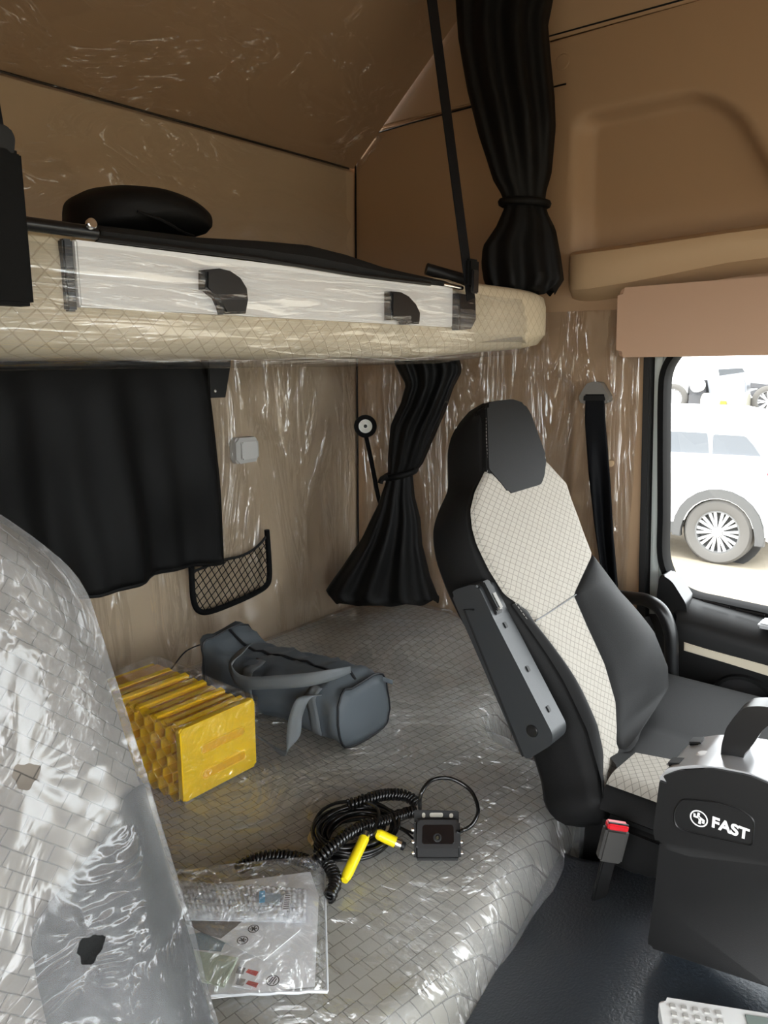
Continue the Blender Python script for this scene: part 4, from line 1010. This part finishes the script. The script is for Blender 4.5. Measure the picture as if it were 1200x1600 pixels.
stroke('emblem_stroke', [(-.003, -.006), (.003, .006)], ce_, .0008, PRINTK, pa, RT, FH); stroke('emblem_stroke', [(.0015, -.006), (.0045, .003)], ce_, .0007, PRINTK, pa, RT, FH); stroke('emblem_stroke', [(-.0045, -.003), (-.0005, .006)], ce_, .0007, PRINTK, pa, RT, FH)
# bubble wrap roll with label
bp = thing('bubble_wrap_packet', Z(370, 1430, DZ+.006), 'bubble wrapped packet with a barcode label on the papers', 'packet')
bq = [(258, 1376), (480, 1392), (478, 1440), (280, 1436)]
c00, c10, c11, c01 = [Z(u, v, DZ+.012) for u, v in bq]
def bub(i, j):
    p = c00.lerp(c10, i).lerp(c01.lerp(c11, i), j); e = min(1, min(j, 1-j)*5); b_ = abs(math.sin(i*math.pi*27))*abs(math.sin((j+.0)*math.pi*8))
    return p+V((0, 0, .010*math.sqrt(e)+.0028*b_*e+.004*nz(i*5, j*3, 1)))
grid('bubble_wrap', bub, 160, 48, BUBB, bp)
def binn(i, j):
    p = c00.lerp(c10, i).lerp(c01.lerp(c11, i), j); e = min(1, min(j, 1-j)*5); return p+V((0, 0, .006*math.sqrt(e)-.002))
grid('wrapped_board', binn, 20, 12, M('grey white board', (.72, .74, .78), .5), bp)
lab_p = lambda u, v: Z(u, v, DZ+.0275)
slab('barcode_label', [lab_p(u, v) for u, v in ((444, 1398), (455, 1397), (452, 1422), (440, 1422))], (0, 0, -.0005), PAPER, bp, 0)
for q in range(7):
    u_ = q/6; a_, b_ = lab_p(445.5-u_*3.2, 1400+u_*20), lab_p(453.5-u_*2.2, 1399.5+u_*20)
    stroke('barcode_bar', [(0, 0), ((b_-a_).dot(RT), (b_-a_).dot(FH))], a_+V((0, 0, .0004)), .0008, PRINTK, bp, RT, FH)
dk2 = slab('printed_label', [lab_p(u, v) for u, v in ((414, 1394), (440, 1397), (436, 1414), (412, 1408))], (0, 0, -.0005), M('speckled print', (.30, .36, .40), .7, var=.6), bp, 0)
slab('blue_print', [lab_p(u, v)+V((0, 0, .0006)) for u, v in ((405, 1393), (414, 1392), (414, 1410), (405, 1411))], (0, 0, -.0005), PRINTB, bp, 0)
# the clear bag around them
zb = thing('document_bag', Z(390, 1450, DZ), 'clear plastic zip bag holding papers, lying below the cable', 'plastic bag')
b00, b10, b11, b01 = [Z(u, v, DZ) for u, v in ((255, 1375), (507, 1350), (512, 1553), (330, 1560))]
def zbag(i, j):
    p = b00.lerp(b10, i).lerp(b01.lerp(b11, i), j); e = min(1, min(i, 1-i, j, 1-j)*9)
    return p+V((0, 0, .003+.028*math.sqrt(e)*(.75+.25*sm(1, .3, j))+.0035*ridge(p.x*26, p.y*26, 2)))
grid('bag_film', zbag, 70, 60, FILMZ, zb)
tube('zip_edge', [b01.lerp(b11, k_/12)+V((0, 0, .004+.001*math.sin(k_*2))) for k_ in range(13)], .0022, M('clear zip', (.7, .72, .74), .3), zb, 6)
tube('side_weld', [b10.lerp(b11, k_/12)+V((0, 0, .004)) for k_ in range(13)], .0013, MATS['clear zip'], zb, 6)

# ------------------------------------------------------------------ outside
GZ = -.95
gr = struct(box('ground', (60, 10, GZ-.05), (240, 240, .1), SAND, bev=0), 'pale sunlit sandy yard')
def wheel(name, c, r, wd, parent, spokes=10, rimmat=RIM):
    n = V((-1, 0, 0)); 
    ty = disc(name, c+V((0, 0, 0)), n, r, .02, TYRE, parent, 40, prof=[(r*.66, .02), (r*.72, .03), (r*.93, .03), (r, .0), (r, -wd), (r*.7, -wd)])
    disc('rim', c, n, r*.68, .01, M('rim well', (.10, .10, .10), .6), ty, 36, prof=[(0, -.06), (r*.58, -.06), (r*.62, .022), (r*.68, .02)])
    bm = bmesh.new()
    for k_ in range(spokes):
        a_ = 2*math.pi*k_/spokes
        for da in (-.13, .13):
            d_ = V((0, math.cos(a_+da*.6), math.sin(a_+da*.6))); t_ = V((0, -d_.z, d_.y)); p0, p1 = c+d_*r*.1+n*.015, c+V((0, math.cos(a_+da), math.sin(a_+da)))*r*.63+n*.015
            slab_bm(bm, [p0-t_*r*.025, p0+t_*r*.025, p1+t_*r*.045, p1-t_*r*.045], (.03, 0, 0), 0)
    from_bm('spokes', bm, rimmat, ty)
    disc('hub', c, n, r*.14, .03, rimmat, ty, 20)
    return ty
CX = 9.32
suv = thing('white_car', (CX+.9, 4.2, GZ), 'white estate car with dark side windows parked outside the window', 'car')
lx = lambda px, x=CX: [X(u, v, x) for u, v in px]
def yz(pts, x): return [V((x, y, z)) for y, z in pts]
# body side outline with wheel arches
def arch(yc, r, n=12): return [(yc-r*math.cos(math.pi*k_/n)*1, GZ+.385+r*math.sin(math.pi*k_/n)) for k_ in range(n+1)]
yw = X(1120, 832, CX).y; yw2 = yw+2.7
body = [(1.93, -.45), (1.90, -.1), (1.95, .12), (2.02, .30), (2.1, .36), (6.2, .26), (6.75, .05), (6.85, -.3), (6.8, -.62)]
body += [(y, z) for y, z in arch(yw2, .45)[::-1]]+[(y, z) for y, z in arch(yw, .45)[::-1]]+[(yw-.5, -.60), (1.98, -.62)]
slab('car_body', yz(body, CX), (1.75, 0, 0), CARW, suv, .05, 3, 30)
gh_ = [(2.06, .34), (2.22, .62), (2.45, .78), (2.8, .835), (4.2, .83), (4.9, .72), (5.7, .30), (5.7, .24), (2.06, .28)]
slab('car_roof', [V((CX+.10+.16*sm(.3, .8, z), y, z)) for y, z in gh_], (1.42, 0, 0), CARW, suv, .05, 3, 30)
slab('side_window', rounded([V((CX+.07+.17*sm(.3, .8, p.z), p.y, p.z)) for p in lx(((1107, 680), (1158, 683), (1172, 696), (1187, 715), (1178, 722), (1109, 723)))], .03), (.03, 0, 0), CARG, suv, 0)
slab('side_window', rounded([V((CX+.07+.17*sm(.3, .8, p.z), p.y, p.z)) for p in lx(((1010, 674), (1098, 678), (1106, 723), (1005, 722)))], .03), (.03, 0, 0), CARG, suv, 0)
ao, ai = arch(yw, .53), arch(yw, .43)
for c_y in (yw, yw2):
    ao, ai = arch(c_y, .52), arch(c_y, .42)
    slab('arch_trim', yz(ao+[(ao[-1][0], ao[-1][1]-.1), (ai[-1][0], ai[-1][1]-.1)]+ai[::-1]+[(ai[0][0], ai[0][1]-.1), (ao[0][0], ao[0][1]-.1)], CX-.02), (.1, 0, 0), CARB, suv, .01)
    wheel('wheel', V((CX+.03, c_y, GZ+.385)), .385, .22, suv)
    disc('arch_liner', V((CX+.25, c_y, GZ+.385)), (-1, 0, 0), .47, .02, M('arch liner', (.03, .03, .03), .9), suv, 30)
slab('sill_cladding', yz([(yw+.5, -.50), (yw2-.5, -.50), (yw2-.5, -.64), (yw+.5, -.64)], CX-.015), (.1, 0, 0), CARB, suv, .01)
slab('tail_lamp', lx(((1196, 739), (1215, 733), (1215, 748), (1197, 744)), CX-.01), (.1, 0, 0), LAMPR, suv, .01)
for c_y in (yw, yw2): wheel('wheel', V((CX+1.60, c_y, GZ+.385)), .385, .2, suv)
# dark grey car behind it
D2 = 17.0
gc = thing('grey_car', (D2+.8, 4.5, GZ), 'silver-grey saloon car mostly hidden behind the white car', 'car')
q0 = X(1135, 655, D2); yb = q0.y
outl2 = [(yb-.0, q0.z-.02), (yb-.35, X(1150, 647, D2).z), (yb-.8, X(1170, 642, D2).z), (yb-1.4, X(1195, 640, D2).z), (yb-2.4, X(1195, 640, D2).z-.02), (yb-3.3, q0.z-.1), (yb-4.0, q0.z-.2), (yb-4.0, GZ+.35), (yb+.9, GZ+.35), (yb+.9, q0.z-.22), (yb+.1, q0.z-.12)]
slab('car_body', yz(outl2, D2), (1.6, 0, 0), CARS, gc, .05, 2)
slab('side_window', rounded(yz([(yb-.35, q0.z-.05), (yb-.95, X(1170, 645, D2).z-.05), (yb-2.2, X(1195, 643, D2).z-.05), (yb-2.9, q0.z-.12)], D2-.01), .05), (.03, 0, 0), CARG, gc, 0)
for c_y in (yb+.1, yb-2.8): wheel('wheel', V((D2, c_y, GZ+.31)), .31, .2, gc, 7)
# white tractor truck far behind
TX = 34.5
tk = thing('tractor_truck', (TX+1.2, 10, GZ), 'white tractor truck with a pale fuel tank parked in the background', 'truck')
tp = lambda px: [X(u, v, TX) for u, v in px]
slab('cab', rounded(tp(((940, 470), (1060, 470), (1074, 590), (1074, 640), (1040, 642), (940, 640))), .2), (2.4, 0, 0), CARW, tk, .1)
slab('chassis', tp(((1066, 625), (1200, 622), (1320, 620), (1320, 634), (1066, 640))), (.9, 0, 0), TRK, tk, .02)
slab('cab_back_unit', tp(((1076, 602), (1088, 592), (1100, 594), (1104, 625), (1076, 628))), (1.2, 0, 0), TRK, tk, .05)
p = X(1092, 602, TX-.3); disc('air_tank', p, (-1, 0, 0), .28, .3, CARW, tk, 20)
a_, b_ = X(1098, 628, TX-.3), X(1170, 628, TX-.3)
v_, f_ = tube_data([a_, a_.lerp(b_, .02), a_.lerp(b_, .98), b_], lambda f: .38 if .1 < f < .9 else .34, 20); ob('fuel_tank', v_, f_, TANK, tk, 40)
box('step_box', X(1088, 630, TX-.2), (.5, .55, .75), TRK, tk, .03)
box('warning_plate', X(1130, 630, TX-.72), (.02, .25, .18), AMB, tk, .01)
slab('rear_fender', tp(((1172, 612), (1185, 607), (1230, 606), (1250, 612), (1250, 616), (1230, 611), (1186, 612), (1174, 620))), (.6, 0, 0), TRK, tk, .01)
slab('fairing', tp(((1104, 590), (1160, 582), (1166, 600), (1166, 618), (1108, 618))), (1.5, 0, 0), M('pale grey fairing', (.20, .21, .23), .4), tk, .05)
slab('coupling_ramp', tp(((1172, 598), (1230, 604), (1230, 612), (1172, 606))), (1.4, 0, 0), TRK, tk, .03)
for u in (1050, 1200): wheel('wheel', V((TX-.05, X(u, 640, TX).y, GZ+.66)), .66, .3, tk, 8)
tk2 = thing('tractor_truck', (44, 13, GZ), 'second pale truck behind the tractor truck, mostly bleached out', 'truck')
slab('cab', rounded([X(u, v, 43) for u, v in ((1116, 574), (1166, 572), (1200, 585), (1260, 590), (1260, 640), (1116, 640))], .3), (2.4, 0, 0), CARW, tk2, .1)
slab('windscreen', [X(u, v, 42.95) for u, v in ((1122, 577), (1160, 575), (1166, 586), (1124, 588))], (.1, 0, 0), CARG, tk2, 0)
wheel('wheel', V((42.98, X(1140, 640, 43).y, GZ+.5)), .5, .3, tk2, 8)
